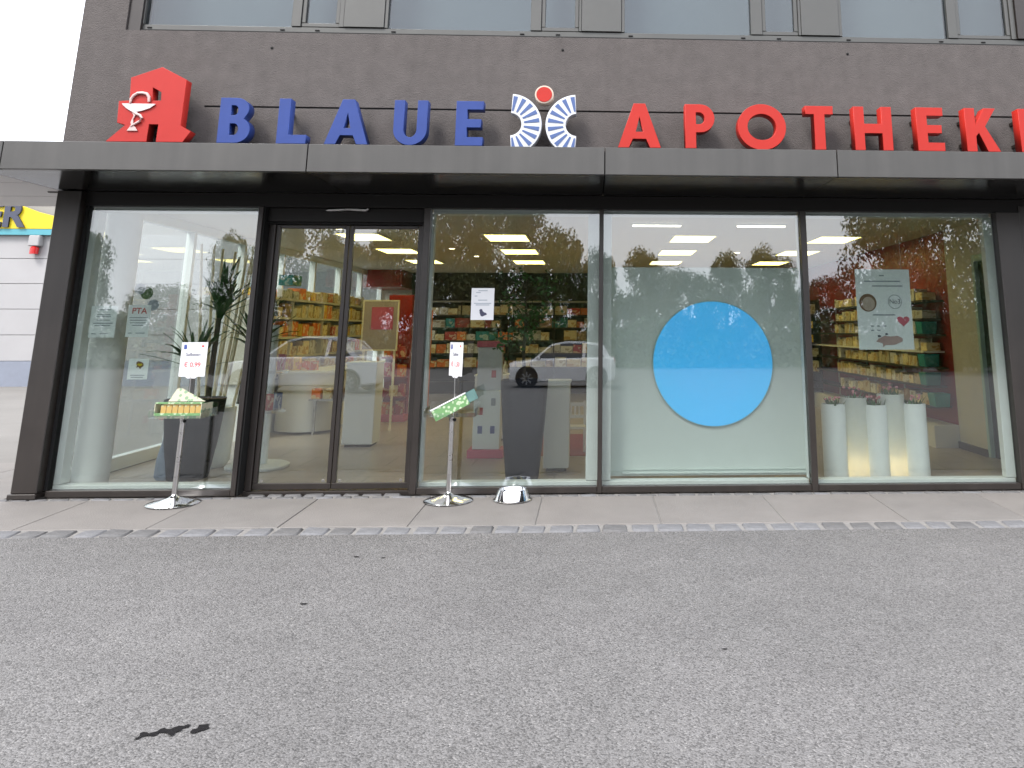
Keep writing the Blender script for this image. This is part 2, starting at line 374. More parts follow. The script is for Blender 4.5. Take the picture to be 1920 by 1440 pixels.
# ------------------------------------------------------------------ ground
def gz(y):                       # the ground falls gently away from the shop front
    if y > -1.19: return -0.16          # bed below the paving
    if y >= -1.2: return -0.036
    if y > -41: return -0.036 - 0.0217*(-1.2 - y)
    return -0.036 - 0.0217*39.8
ys = [-700, -60, -41, -30, -20, -12, -8, -5, -3, -1.2, -1.186, 40, 700]
xs = [-700, -40, -15, -8, 0, 8, 15, 40, 700]
mb = MB()
for y in ys:
    for x in xs: mb.v.append((x, y, gz(y)))
for j in range(len(ys)-1):
    for i in range(len(xs)-1):
        k = j*len(xs)+i; mb.f.append((k, k+1, k+len(xs)+1, k+len(xs)))
tag(mb.build('road', 'asphalt'), 'grey asphalt road and forecourt in front of the shop', kind='structure')
# dry patch of lighter tarmac beside the building
mb = MB(); mb.v = [(-60, 2.0, -0.031), (-4.95, 2.0, -0.031), (-4.95, 60, -0.031), (-60, 60, -0.031)]; mb.f = [(0,1,2,3)]
mb.v += [(-60,-1.186,-.031),(-9,-1.186,-.031),(-9,2.0,-.031),(-60,2.0,-.031),(8,-1.186,-.031),(60,-1.186,-.031),(60,60,-.031),(8,60,-.031)]; mb.f += [(4,5,6,7),(8,9,10,11)]
tag(mb.build('side_road', 'side_asphalt'), 'pale tarmac beside the building', kind='structure')
mb = MB(); mb.v = [(-300, -300, gz(-60)+0.01), (300, -300, gz(-60)+0.01), (300, -43, gz(-60)+0.01), (-300, -43, gz(-60)+0.01)]; mb.f = [(0,1,2,3)]
tag(mb.build('grass_verge', 'grass'), 'grass verge beyond the forecourt', kind='structure')

# wet stains
def blob(n, seed, sx, sy):
    rnd = random.Random(seed); return [((1+rnd.uniform(-.45,.45))*sx*math.cos(2*math.pi*i/n), (1+rnd.uniform(-.45,.45))*sy*math.sin(2*math.pi*i/n)) for i in range(n)]
def flat(name, pts, loc, m):
    mb = MB(); mb.v = [(x, y, 0.021693*y) for x,y in pts]; mb.f = [tuple(range(len(pts)))]
    return mb.build(name, m, loc=loc)
st = thing('wet_stain', (-1.593, -3.872, gz(-3.872)), 'dark ragged stain on the asphalt at bottom left', 'stain')
for pts in ([(-0.105, -0.061), (-0.103, -0.046), (-0.097, -0.035), (-0.108, -0.01), (-0.1, -0.004), (-0.085, -0.007), (-0.072, -0.016), (-0.061, -0.008), (-0.05, -0.003), (-0.047, 0.015), (-0.038, 0.023), (-0.02, 0.014), (-0.006, 0.013), (0.0, 0.026), (0.013, 0.037), (0.033, 0.034), (0.042, 0.047), (0.056, 0.042), (0.053, 0.025), (0.037, 0.016), (0.04, -0.003), (0.028, -0.007), (0.025, -0.015), (0.03, -0.031), (0.021, -0.04), (0.011, -0.03), (-0.008, -0.015), (-0.022, -0.013), (-0.036, -0.013), (-0.037, -0.028), (-0.049, -0.037), (-0.063, -0.032), (-0.077, -0.033), (-0.087, -0.042), (-0.09, -0.054)],
            [(0.078, -0.013), (0.078, 0.008), (0.094, 0.014), (0.087, 0.04), (0.104, 0.041), (0.125, 0.047), (0.125, 0.032), (0.138, 0.015), (0.131, 0.003), (0.112, -0.009), (0.101, -0.022), (0.087, -0.021)]):
    o = flat('stain_patch', pts, (0, 0, 0.004), 'stain'); o.parent = st
for i,(x,y,r) in enumerate(((-1.522,-1.728,.018),(-1.341,-1.757,.017),(-1.562,-2.556,.017),(.65,-3.229,.013))):
    s = flat('tar_spot', blob(9, 20+i, r, r*.5), (x, y, gz(y)+0.004), 'stain')
    tag(s, ('small dark spot on the asphalt left of the middle, near the kerb','small dark spot on the asphalt nearer the middle, close to the kerb','tiny dark fleck on the asphalt left of centre','tiny dark fleck on the asphalt right of centre')[i], 'spot')

# pavement: slabs, cobble kerb, cobbles at the threshold
pv = tag(MB().box((-9, -1.19, -0.12), (8, 0.10, -0.045)).build('pavement', 'mortar'), 'paved strip along the shop front', kind='structure')
v = [(-9,-1.185,-0.048),(8,-1.185,-0.048),(8,-0.98,-0.036),(-9,-0.98,-0.036),(8,-.0,-.010),(-9,-.0,-.010)]
mb = MB(); mb.v = v; mb.f = [(0,1,2,3),(3,2,4,5)]; mb.build('mortar_bed', 'mortar', pv)
JX = [-1.36+0.957*i for i in range(-7, 7)]
rnd = random.Random(3)
for i in range(len(JX)-1):
    a, b = JX[i]+0.004, JX[i+1]-0.004; h = rnd.uniform(-.0015, .0015)
    mb = MB(); y0, y1 = -0.985, -0.105
    z0, z1 = -0.030+h, -0.006+h
    mb.v = [(a,y0,-.11),(b,y0,-.11),(b,y1,-.11),(a,y1,-.11),(a,y0,z0),(b,y0,z0),(b,y1,z1),(a,y1,z1)]
    mb.f = [(0,3,2,1),(4,5,6,7),(0,1,5,4),(1,2,6,5),(2,3,7,6),(3,0,4,7)]
    mb.build('slab', ('slab','slab_b')[i % 2 if rnd.random() < .7 else 0], pv, bevel=0.004)
def cobble_mesh(seed, w, d):
    r = random.Random(seed); j = lambda: r.uniform(-.012, .012)
    mb = MB(); h = 0.5
    mb.v = [(-w/2,-d/2,-.06),(w/2,-d/2,-.06),(w/2,d/2,-.06),(-w/2,d/2,-.06),(-w/2+j(),-d/2+j(),0),(w/2+j(),-d/2+j(),0),(w/2+j(),d/2+j(),0),(-w/2+j(),d/2+j(),0)]
    mb.f = [(0,3,2,1),(4,5,6,7),(0,1,5,4),(1,2,6,5),(2,3,7,6),(3,0,4,7)]
    return [mb.mesh('cobble', 'cobble', True, 0.014), mb.mesh('cobble', 'cobble_b', True, 0.014)]
CM = [cobble_mesh(i, .175, .165) for i in range(4)]
x = -7.6
while x < 6.6:
    w = rnd.uniform(.19, .215); me = rnd.choice(CM)[0 if rnd.random() < .8 else 1]
    put('cobble', me, pv, (x+w/2, -1.085+rnd.uniform(-.006,.006), -.030+rnd.uniform(-.004,.003)), (R(1.2)+rnd.uniform(-.03,.03), rnd.uniform(-.03,.03), rnd.uniform(-.05,.05)), (w/.2, 1, 1)); x += w
CS = [cobble_mesh(10+i, .15, .075) for i in range(4)]
x = -6.4
while x < 5.6:
    w = rnd.uniform(.15, .19); me = rnd.choice(CS)[1 if rnd.random() < .75 else 0]
    put('cobble', me, pv, (x+w/2, -.058, -.003+rnd.uniform(-.003,.003)), (rnd.uniform(-.03,.03), rnd.uniform(-.03,.03), rnd.uniform(-.05,.05)), (w/.165, 1, 1)); x += w
x = -2.98
while x < -1.68:
    w = rnd.uniform(.15, .19); me = rnd.choice(CS)[1 if rnd.random() < .6 else 0]
    put('cobble', me, pv, (x+w/2, .040, .0+rnd.uniform(-.003,.003)), (rnd.uniform(-.03,.03), rnd.uniform(-.03,.03), rnd.uniform(-.05,.05)), (w/.165, 1, 1)); x += w
# paving on the left side of the building
for i in range(4):
    for j in range(2):
        a, b = -5.03-0.96*(i+1)+.004, -5.03-0.96*i-.004
        mb = MB().box((a, .004+.98*j, -.11), (b, .98*(j+1)-.004, -.016+rnd.uniform(-.002,.002))); mb.build('slab', ('slab','slab_b')[(i+j) % 2], pv, bevel=0.004)

# ------------------------------------------------------------------ pharmacy building
B = thing('pharmacy_building', (0, 0, 0), 'grey plastered pharmacy building with glazed shop front and flat canopy', 'building')
XL, XR = -4.977, 6.2
# upper wall with the window band opening (band from x -4.52 to 4.6, z 4.27 to 6.2)
box('wall_infill', (XL, 0.0, 3.4921), (-3.72, 0.02, 3.5099), 'plaster', B)
wl = box('facade_wall', (XL, 0.0, 2.70), (XR, 0.30, 3.492), 'plaster', B)
box('wall_field', (XL, 0.0, 3.510), (XR, 0.30, 4.262), 'plaster', wl)
box('wall_field', (XL, 0.02, 3.486), (XR, 0.29, 3.516), 'plaster_dark', wl)          # recessed joint
box('wall_pier', (XL, 0.001, 4.262), (-4.555, 0.30, 6.6), 'plaster', wl)
box('wall_pier', (4.60, 0.001, 4.262), (XR, 0.30, 6.6), 'plaster', wl)
box('wall_field', (-4.555, 0.001, 6.2), (4.60, 0.30, 6.6), 'plaster', wl)
box('side_wall', (XL, 0.305, 2.78), (XL+0.28, 11.0, 6.6), 'plaster', B)
box('flat_roof', (XL-.05, -.04, 6.6), (XR, 11.2, 6.8), 'window_metal', B)
for x,z in ((-3.14,4.10),(-.31,4.13),(2.56,4.14)):
    MB().lathe([(.013,-.012),(.013,.004),(.006,.008)], 10).build('anchor_plug', 'black_rubber', wl, loc=Vector((x, -.002, z))-wl.location).rotation_euler = (R(90),0,0)

# upper window band
wb = box('window_band', (-4.50, 0.055, 4.288), (4.58, 0.16, 4.345), 'window_metal', B, 0.004)
def wchild(name, a, b, m, par=wb, bev=0.0): return box(name, a, b, m, par, bev)
wchild('shadow_gap', (-4.55, 0.03, 4.256), (4.60, 0.2, 4.284), 'black_rubber')
wchild('reveal', (-4.552, 0.02, 4.262), (-4.43, 0.22, 6.2), 'dark_frame')
BAYS = ((-4.42,-3.00,-2.905,-2.535,-2.49),(-2.055,-.64,-.53,-.155,-.13),(.31,1.595,1.715,2.085,2.11),(2.54,3.645,3.745,4.31,4.36))
prev = None
for a,b,c,d,e in BAYS:
    if prev is not None:
        w2 = wchild('metal_panel', (prev+.004, .035, 4.349), (a-.036, .15, 6.19), 'window_metal', bev=.003)
    wchild('frame_bar', (a-.034, .050, 4.349), (a-.002, .155, 6.19), 'window_metal', bev=.003)
    wchild('frame_bar', (b+.002, .045, 4.349), (c-.002, .15, 6.19), 'window_metal', bev=.003)
    wchild('frame_bar', (d+.002, .045, 4.349), (e+.002, .15, 6.19), 'window_metal', bev=.003)
    wchild('window_pane', (a, .085, 4.349), (b, .097, 6.19), 'upper_glass')
    s = wchild('sash', (c, .062, 4.352), (d, .14, 4.392), 'window_metal', bev=.004)
    wchild('sash_bar', (c, .062, 4.394), (c+.038, .14, 6.19), 'window_metal', s, .004)
    wchild('sash_bar', (d-.038, .062, 4.394), (d, .14, 6.19), 'window_metal', s, .004)
    wchild('window_pane', (c+.040, .09, 4.394), (d-.040, .102, 6.19), 'upper_glass', s)
    for q in (a+.06, b-.08, (c+d)/2-.02):
        wchild('drain_cap', (q-.022, .046, 4.304), (q+.022, .056, 4.318), 'black_rubber', bev=.003)
    prev = e
wchild('frame_bar', (4.364, .02, 4.349), (4.60, .2, 6.19), 'dark_frame')
box('upper_room', (-4.6, .42, 4.0), (4.7, .46, 6.3), 'cream_wall', B)

# canopy
D0 = -1.08
cn = box('canopy', (-6.45, D0+.06, 2.70), (6.2, -.004, 2.865), 'plaster_dark', B)
FJ = [-6.47, -4.70, -2.31, 0.10, 2.04, 4.45, 6.2]
for i in range(6):
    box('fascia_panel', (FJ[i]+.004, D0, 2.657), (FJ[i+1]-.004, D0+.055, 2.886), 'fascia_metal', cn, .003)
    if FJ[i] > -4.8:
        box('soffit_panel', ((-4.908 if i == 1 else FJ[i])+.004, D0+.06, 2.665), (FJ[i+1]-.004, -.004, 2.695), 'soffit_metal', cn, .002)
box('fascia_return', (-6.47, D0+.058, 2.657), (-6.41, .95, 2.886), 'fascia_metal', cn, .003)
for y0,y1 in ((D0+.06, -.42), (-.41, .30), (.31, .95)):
    box('soffit_panel', (-6.405, y0+.003, 2.665), (-4.912, y1-.003, 2.695), 'side_soffit_lit', cn, .002)
box('side_canopy', (-6.40, .0, 2.70), (-4.985, .95, 2.865), 'plaster_dark', cn)

# shop-front frame
sf = box('shopfront_frame', (-4.90, 0.0, 2.535), (6.2, 0.10, 2.664), 'header_shaded', B, .004)
def fchild(name, a, b, m, par=sf, bev=0.004): return box(name, a, b, m, par, bev)
fchild('corner_post', (-4.905, -.075, .045), (-4.69, .12, 2.660), 'dark_frame', bev=.006)
fchild('post_foot', (-4.925, -.085, 0.0), (-4.69, .12, .043), 'dark_frame', bev=.005)
fchild('post_seal', (-4.688, .012, .055), (-4.662, .10, 2.533), 'black_rubber', bev=.001)
fchild('bracket', (-5.06, .02, 2.655), (-4.90, .06, 2.685), 'dark_frame')
fchild('bracket', (-4.965, .02, 2.575), (-4.90, .06, 2.61), 'dark_frame')
def mull(x0, x1, y0=-.018):
    m = fchild('mullion', (x0, y0, .002), (x1, .075, 2.533), 'dark_frame')
    return m
mull(-3.105, -3.062); mull(-1.575, -1.516, -.022); mull(.070, .1105); mull(1.994, 2.051); mull(3.915, 4.15, -.03)
fchild('mullion_gasket', (-3.060, .0, .002), (-3.045, .12, 2.533), 'black_rubber', bev=.001)
for a,b in ((-4.660,-3.107),(-1.514,.068),(.1125,1.992),(2.053,3.913)):
    fchild('sill', (a, -.012, .002), (b, .072, .055), 'dark_frame')
    fchild('inner_sill', (a, .076, .045), (b, .20, .085), 'white_frame')
    fchild('inner_head', (a, .104, 2.495), (b, .24, 2.64), 'white_frame')
fchild('inner_mullion', (-.035, .078, .09), (.190, .22, 2.49), 'white_frame')
fchild('inner_mullion', (1.990, .078, .09), (2.058, .16, 2.49), 'white_frame')
fchild('inner_mullion', (3.83, .078, .09), (3.93, .16, 2.49), 'white_frame')
fchild('inner_mullion', (-4.66, .078, .09), (-4.60, .20, 2.49), 'white_frame')
fchild('inner_mullion', (-3.13, .078, .09), (-3.075, .16, 2.49), 'white_frame')
fchild('inner_mullion', (-1.555, .078, .09), (-1.49, .16, 2.49), 'white_frame')
for a,b in ((-4.662,-3.105),(-1.516,.070),(.1105,1.994),(2.051,3.915)):
    box('shop_window', (a, .028, .055), (b, .044, 2.535), 'shop_glass', B)
box('end_wall', (4.155, -.012, 0.0), (6.2, .30, 2.598), 'dark_frame', B, .004)
nb = box('notice_box', (4.27, -.05, .95), (4.60, -.013, 1.72), 'paper', B, .004)

# sliding door in its recess
dr = box('door_header', (-3.043, .06, 2.405), (-1.577, .20, 2.533), 'header_shaded', B, .003)
box('door_track', (-3.043, .09, 2.385), (-1.577, .20, 2.403), 'black_rubber', dr)
box('door_jamb', (-3.043, .11, .02), (-2.985, .20, 2.384), 'dark_frame', dr, .003)
box('door_jamb', (-1.615, .095, .02), (-1.577, .20, 2.384), 'dark_frame', dr, .003)
box('threshold', (-3.043, .085, -.02), (-1.577, .22, .016), 'dark_frame', dr, .002)
pts = [(-.20,0.0),(-.17,.012),(0,.020),(.17,.016),(.195,.028),(.20,.012),(.17,-.006),(0,.004),(-.17,-.006)]
o = put('door_sensor', curve_mesh('door_sensor', [pts], .05, 'brushed_steel', .003), B, (-2.30, .008, 2.505))
def leaf(x0, x1, label):
    f = box('sliding_door', (x0, .135, .024), (x1, .175, .075), 'dark_frame', B, .003); f['label'] = label
    box('stile', (x0, .135, .077), (x0+.036, .175, 2.382), 'dark_frame', f, .003)
    box('stile', (x1-.036, .135, .077), (x1, .175, 2.382), 'dark_frame', f, .003)
    box('top_rail', (x0+.038, .135, 2.350), (x1-.038, .175, 2.382), 'dark_frame', f, .003)
    box('glass_pane', (x0+.036, .150, .075), (x1-.036, .160, 2.350), 'shop_glass', f)
    for q in (x0+.07, x1-.07): box('pane_clip', (q-.012, .143, .085), (q+.012, .149, .105), 'brushed_steel', f, .002)
leaf(-2.983, -2.302, 'left leaf of the glass sliding door'); leaf(-2.296, -1.617, 'right leaf of the glass sliding door')

# interior shell
fl = box('interior_floor', (-4.78, .215, -.05), (5.9, 11.0, .012), 'floor_tiles', B)
cl = box('interior_ceiling', (-4.9, .105, 2.665), (5.9, 11.0, 2.74), 'ceiling_paint', B)
box('interior_wall', (-4.9, 10.95, 0), (5.9, 11.05, 2.66), 'cream_wall', B)
box('interior_wall', (4.52, 2.42, 0), (4.62, 10.94, 2.66), 'red_wall', B)
rw = box('interior_wall', (4.50, 1.70, 0), (4.62, 2.40, 2.66), 'cream_wall', B)
box('interior_wall', (4.50, .31, 2.28), (4.62, 1.70, 2.66), 'cream_wall', B)
box('interior_wall', (4.50, .31, 0.0), (4.62, .74, 2.278), 'cream_wall', B)
box('interior_wall', (4.35, .305, 0), (5.9, .36, 2.66), 'cream_wall', B)
idr = box('inner_door', (4.535, .80, .015), (4.585, 1.64, 2.20), 'screen_black', B, .003)
box('door_frame', (4.485, 1.642, .015), (4.60, 1.698, 2.276), 'mint', idr, .003)
box('door_frame', (4.485, .742, .015), (4.60, .798, 2.276), 'mint', idr, .003)
box('door_frame', (4.485, .80, 2.202), (4.60, 1.64, 2.276), 'mint', idr, .003)
box('skirting', (4.475, 1.70, .012), (4.498, 2.40, .09), 'shelf_wood', B)
# side glazing along the left flank
sg = box('side_glazing', (-4.90, .13, .012), (-4.80, 10.94, .14), 'white_frame', B, .003)
box('side_head', (-4.90, .13, 2.56), (-4.80, 10.94, 2.66), 'white_frame', sg)
SY = [.16, 1.05, 2.30, 3.7, 5.1, 6.5, 7.9, 9.3, 10.88]
for y in SY: box('side_mullion', (-4.90, y-.03, .142), (-4.80, y+.03, 2.558), 'white_frame', sg, .003)
for a,b in zip(SY[:-1], SY[1:]): box('side_pane', (-4.862, a+.03, .142), (-4.850, b-.03, 2.558), 'side_glass', sg)
co = MB().lathe([(.150,0),(.150,2.65)], 40).build('column', 'white_paint', B, True, loc=(-4.52, .36, .013))
# ceiling bulkhead and dark band over the back shelves
box('bulkhead', (-4.0, 10.40, 2.06), (.2, 10.94, 2.663), 'dark_band', B)
box('bulkhead', (-4.79, 9.6, 2.30), (-4.05, 10.94, 2.663), 'red_wall', B)
box('wall_screen', (.22, 10.3, 0), (.30, 10.94, 2.66), 'cream_wall', B)

# ------------------------------------------------------------------ lettering
H = 0.432
def L_B(w):
    t = .105; h = H; k = w
    o = [(0,0),(k*.55,0)] + arc(k*.55, .125, k*.45, .125, -90, 60, 10)[1:] + arc(k*.50, .325, k*.42, .107, -30, 90, 9) + [(0,h)]
    h1 = [(t,.075),(k*.5,.075)] + arc(k*.5, .13, k*.13, .055, -90, 90, 6) + [(t,.185)]
    h2 = [(t,.265),(k*.47,.265)] + arc(k*.47, .312, k*.11, .047, -90, 90, 6) + [(t,.359)]
    return [o, h1, h2]
def L_L(w): return [[(0,0),(w,0),(w,.085),(.105,.085),(.105,H),(0,H)]]
def L_A(w):
    c = w/2; return [[(0,0),(.105,0),(.142,.085),(w-.142,.085),(w-.105,0),(w,0),(c+.055,H),(c-.055,H)], [(.168,.155),(w-.168,.155),(c,.300)]]
def L_U(w):
    t = .095; r = w/2
    return [[(0,H)] + arc(r, .145, r, .147, 180, 360, 16) + [(w,H),(w-t,H)] + arc(r, .150, r-t, .075, 360, 180, 12) + [(t,H)]]
def L_E(w):
    t = .105; return [[(0,0),(w,0),(w,.083),(t,.083),(t,.175),(w-.02,.175),(w-.02,.257),(t,.257),(t,H-.083),(w,H-.083),(w,H),(0,H)]]
def L_P(w):
    t = .105; return [[(0,0),(t,0),(t,.155),(w*.5,.155)] + arc(w*.52, .2935, w*.48, .1385, -90, 90, 14) + [(0,H)], [(t,.235),(w*.48,.235)] + arc(w*.48, .293, w*.18, .058, -90, 90, 8) + [(t,.351)]]
def L_O(w): r = w/2; return [arc(r, H/2, r, H/2+.01, 0, 354, 59), arc(r, H/2, r-.095, H/2-.088, 0, 352, 44)]
def L_T(w): c = w/2; return [[(c-.053,0),(c+.053,0),(c+.053,H-.083),(w,H-.083),(w,H),(0,H),(0,H-.083),(c-.053,H-.083)]]
def L_H(w): t = .10; return [[(0,0),(t,0),(t,.168),(w-t,.168),(w-t,0),(w,0),(w,H),(w-t,H),(w-t,.262),(t,.262),(t,H),(0,H)]]
def L_K(w): t = .10; return [[(0,0),(t,0),(t,.150),(.128,.184),(w-.125,0),(w,0),(.195,.250),(w-.02,H),(w-.135,H),(t,.255),(t,H),(0,H)]]
FN = dict(B=L_B, L=L_L, A=L_A, U=L_U, E=L_E, P=L_P, O=L_O, T=L_T, H=L_H, K=L_K)
FACE = -0.235
def word(name, items, m, label, colour):
    t = thing(name, (items[0][1], FACE, 3.088), label, 'sign')
    for ch, x0, x1 in items:
        me = curve_mesh('letter', FN[ch](x1-x0), .115, m, .003)
        o = put('letter', me, t, (x0-items[0][1], 0, 0)); o['label'] = '%s raised letter %s' % (colour, ch)
        for dz in (.10, .33):
            if ch in 'TP' and dz < .2: continue
            q = MB().box((.03, .112, dz-.015), (.06, .25, dz+.015)).build('stand_off', 'dark_frame', o) if ch not in 'AOTU' else None
    return t
word('blue_sign_lettering', [('B',-3.455,-3.165),('L',-2.92,-2.65),('A',-2.485,-2.085),('U',-1.86,-1.55),('E',-1.285,-1.03)], 'sign_blue', 'row of five raised blue letters above the canopy', 'blue')
word('red_sign_lettering', [('A',.235,.642),('P',.872,1.155),('O',1.375,1.84),('T',2.03,2.30),('H',2.50,2.87),('E',3.11,3.375),('K',3.59,3.92),('E',4.125,4.39)], 'sign_red', 'row of eight raised red letters above the canopy', 'red')

# red gothic A with cup and snake
em = thing('pharmacy_emblem', (-4.05, -.255, 3.06), 'red pharmacy letter A emblem with white cup and snake', 'emblem')
E0 = Vector((-4.05, 3.06))
pl = [(-4.43,3.085),(-4.275,3.243),(-4.352,3.262),(-4.362,3.468),(-4.268,3.475),(-4.282,3.695),(-4.012,3.802),(-3.778,3.682),(-3.782,3.242),(-3.685,3.188),(-3.745,3.085),(-3.985,3.085),(-3.982,3.25),(-4.063,3.25),(-4.066,3.085)]
hl = [(-4.072,3.602),(-3.992,3.558),(-3.985,3.478),(-4.066,3.474)]
put('body', curve_mesh('body', [[(x-E0.x, z-E0.y) for x,z in pl], [(x-E0.x, z-E0.y) for x,z in hl]], .10, 'emblem_red', .003), em)
box('mounting', (-4.2, -.15, 3.2), (-3.9, -.002, 3.28), 'dark_frame', em)
def ez(px, py): return (-4.06+(px-292)*.00484-E0.x, 3.47+(192-py)*.00515-E0.y)
cup = [ez(*p) for p in ((238,197.5),(299,197.5),(299,199),(290,206),(276,211),(266,213),(258,213),(246,206),(238,199))]
ch = put('cup', curve_mesh('cup', [cup], .010, 'sign_pale', .002), em, (0,-.0145,0))
foot = [ez(*p) for p in ((253,247.5),(273,247.5),(268,241),(264,238),(262,226),(268,213),(258,213),(262,220),(258,232),(260,238),(257,241))]
put('stem', curve_mesh('stem', [foot], .010, 'sign_pink', .002), em, (0,-.0125,0))
sn = [ez(*p) for p in ((287,194),(286,185),(281,179),(273,177.5),(264,178),(257,183),(253,190),(253,197))]
MB().tube([(x,-.012,z) for x,z in sn], [.011,.014,.014,.013,.013,.013,.012,.011], 8).build('snake', 'sign_pink', em, True)
sn = [ez(*p) for p in ((258,211),(266,216),(274,219),(278,224),(275,230),(267,235),(259,240))]
MB().tube([(x,-.014,z) for x,z in sn], [.008,.011,.012,.012,.012,.010,.006], 8).build('snake', 'sign_pink', em, True)

# butterfly-like figure between the words
bf = thing('figure_emblem', (-.466, -.235, 3.0), 'blue and white striped figure emblem with red disc head between the two words', 'emblem')
def wing(s):
    c = (-.315*s, .30)
    a0, a1 = (86, -86)
    ro, ri = .297, .108
    def P(r, a): return (c[0]+s*r*math.cos(R(a)), c[1]+r*math.sin(R(a)))
    lp = [P(ro, a0+(a1-a0)*i/36) for i in range(37)] + [P(ri, a1+(a0-a1)*i/20) for i in range(21)]
    if s < 0: lp = lp[::-1]
    o = put('wing', curve_mesh('wing', [lp], .11, 'sign_white', .004), bf)
    for k in range(10):
        am = 80 - k*160/9.0; h = 4.3
        w = [P(.132, am-h*.75), P(.277, am-h), P(.277, am+h), P(.132, am+h*.75)]
        if s < 0: w = w[::-1]
        put('stripe', curve_mesh('stripe', [w], .004, 'navy'), o, (0,-.0043,0))
wing(1); wing(-1)
hd = put('head_disc', curve_mesh('head_disc', [arc(0, 0, .089, .089, 0, 352, 44)], .11, 'sign_cream', .004), bf, (0, 0, .595))
put('disc_face', curve_mesh('disc_face', [arc(0, 0, .074, .074, 0, 352, 44)], .006, 'sign_red', .001), hd, (0, -.0063, 0))
for x in (-.60, -.33): box('mounting', (x-.02, -.13, 3.30), (x+.02, .0, 3.34), 'dark_frame', bf)

# ------------------------------------------------------------------ ceiling lights
RW = {'front': 3.45, 'middle': 5.40, 'rear': 7.40}
CX = {'door': -3.12, 'tree': -1.17, 'disc': 1.40, 'right': 3.40}
WH = {'door': 'seen through the sliding door', 'tree': 'above the leafy potted tree', 'disc': 'above the blue disc board', 'right': 'beside the right-hand window'}
lm = MB().box((-.275,-.39,-.012),(.275,.39,0)).mesh('diffuser', 'lit_panel')
fm = MB()
for a,b in (((-.31,-.425),(-.277,.425)),((.277,-.425),(.31,.425)),((-.277,-.425),(.277,-.392)),((-.277,.392),(.277,.425))): fm.box((a[0],a[1],-.016),(b[0],b[1],0))
fm = fm.mesh('light_frame', 'white_paint')
for rn, y in RW.items():
    for cn_, x in CX.items():
        t = thing('ceiling_light', (x, y, 2.664), 'lit square ceiling light in the %s row %s' % (rn, WH[cn_]), 'ceiling light', 'square ceiling lights in the shop')
        put('frame', fm, t); put('diffuser', lm, t)
for x, w in ((.78, 'left one above the blue disc board'), (2.05, 'right one above the blue disc board')):
    t = thing('linear_light', (x, 1.95, 2.664), 'thin white linear ceiling lamp, ' + w, 'ceiling light', 'linear ceiling lamps')
    MB().box((-.30,-.03,-.02),(.30,.03,0)).build('housing', 'white_paint', t); MB().box((-.29,-.02,-.034),(.29,.02,-.0205)).build('diffuser', 'lit_linear', t)
for i,(x,y) in enumerate(((-3.2,2.6),(-2.2,5.0),(-2.0,6.3),(2.4,5.4))):
    t = thing('downlight', (x, y, 2.664), ('small lit downlight left of the door lights','small lit downlight between the door lights','small lit downlight behind the door lights','small lit downlight right of the disc board')[i], 'downlight')
    MB().lathe([(.06,-.006),(.06,0)], 16).build('trim_ring', 'white_paint', t); MB().lathe([(.042,-.010),(.042,-.0065)], 16).build('lens', 'lit_spot', t)

# ------------------------------------------------------------------ shelves and products
UC = {c: MB().box((-.5,-.5,0),(.5,.5,1)).mesh('product_box', 'product_'+c) for c in ('cream','white','yellow','orange','red','teal','blue','green','brown')}
BT = {}
for c in ('cream','white','brown','green'):
    BT[c] = MB().lathe([(.40,0),(.5,.02),(.5,.62),(.42,.72),(.24,.76),(.24,1.0)], 12).mesh('bottle', 'product_'+c, True)
def pack(c, x, y, z, sx, sy, sz, where, group, rz=0.0, kind='box'):
    me = UC[c] if kind == 'box' else BT[c]
    o = put('product_box' if kind == 'box' else 'bottle', me, None, (x, y, z), (0,0,rz), (sx, sy, sz))
    tag(o, '%s %s on %s' % (c, 'medicine box' if kind == 'box' else 'bottle', where), 'box' if kind == 'box' else 'bottle', group)
    return o
rp = random.Random(11)
ORD = ['lowest', 'second-lowest', 'third-lowest', 'fourth-lowest', 'fifth-lowest', 'sixth-lowest', 'seventh-lowest']
def fill_x(x0, x1, y, z, hmax, pal, where, group, dens=.93, wr=(.14,.30), bottles=.0, depth=.2):
    x = x0
    while x < x1-.07:
        w = rp.uniform(*wr)
        if x+w > x1: w = x1-x
        if rp.random() < dens:
            c = rp.choice(pal); h = hmax*rp.uniform(.55, .98)
            if rp.random() < bottles:
                pack(c if c in BT else 'white', x+.05, y, z, .085, .085, h, where, group, kind='bottle'); w = .10
            else: pack(c, x+w/2, y+rp.uniform(0,.03), z, w*.94, depth, h, where, group)
        x += w
def fill_y(y0, y1, x, z, hmax, pal, where, group, dens=.93, wr=(.16,.34), bottles=.0, depth=.2):
    y = y0
    while y < y1-.07:
        w = rp.uniform(*wr)
        if y+w > y1: w = y1-y
        if rp.random() < dens:
            c = rp.choice(pal); h = hmax*rp.uniform(.55, .98)
            if rp.random() < bottles:
                pack(c if c in BT else 'white', x, y+.05, z, .085, .085, h, where, group, kind='bottle'); w = .10
            else: pack(c, x+rp.uniform(-.02,.02), y+w/2, z, depth, w*.94, h, where, group)
        y += w

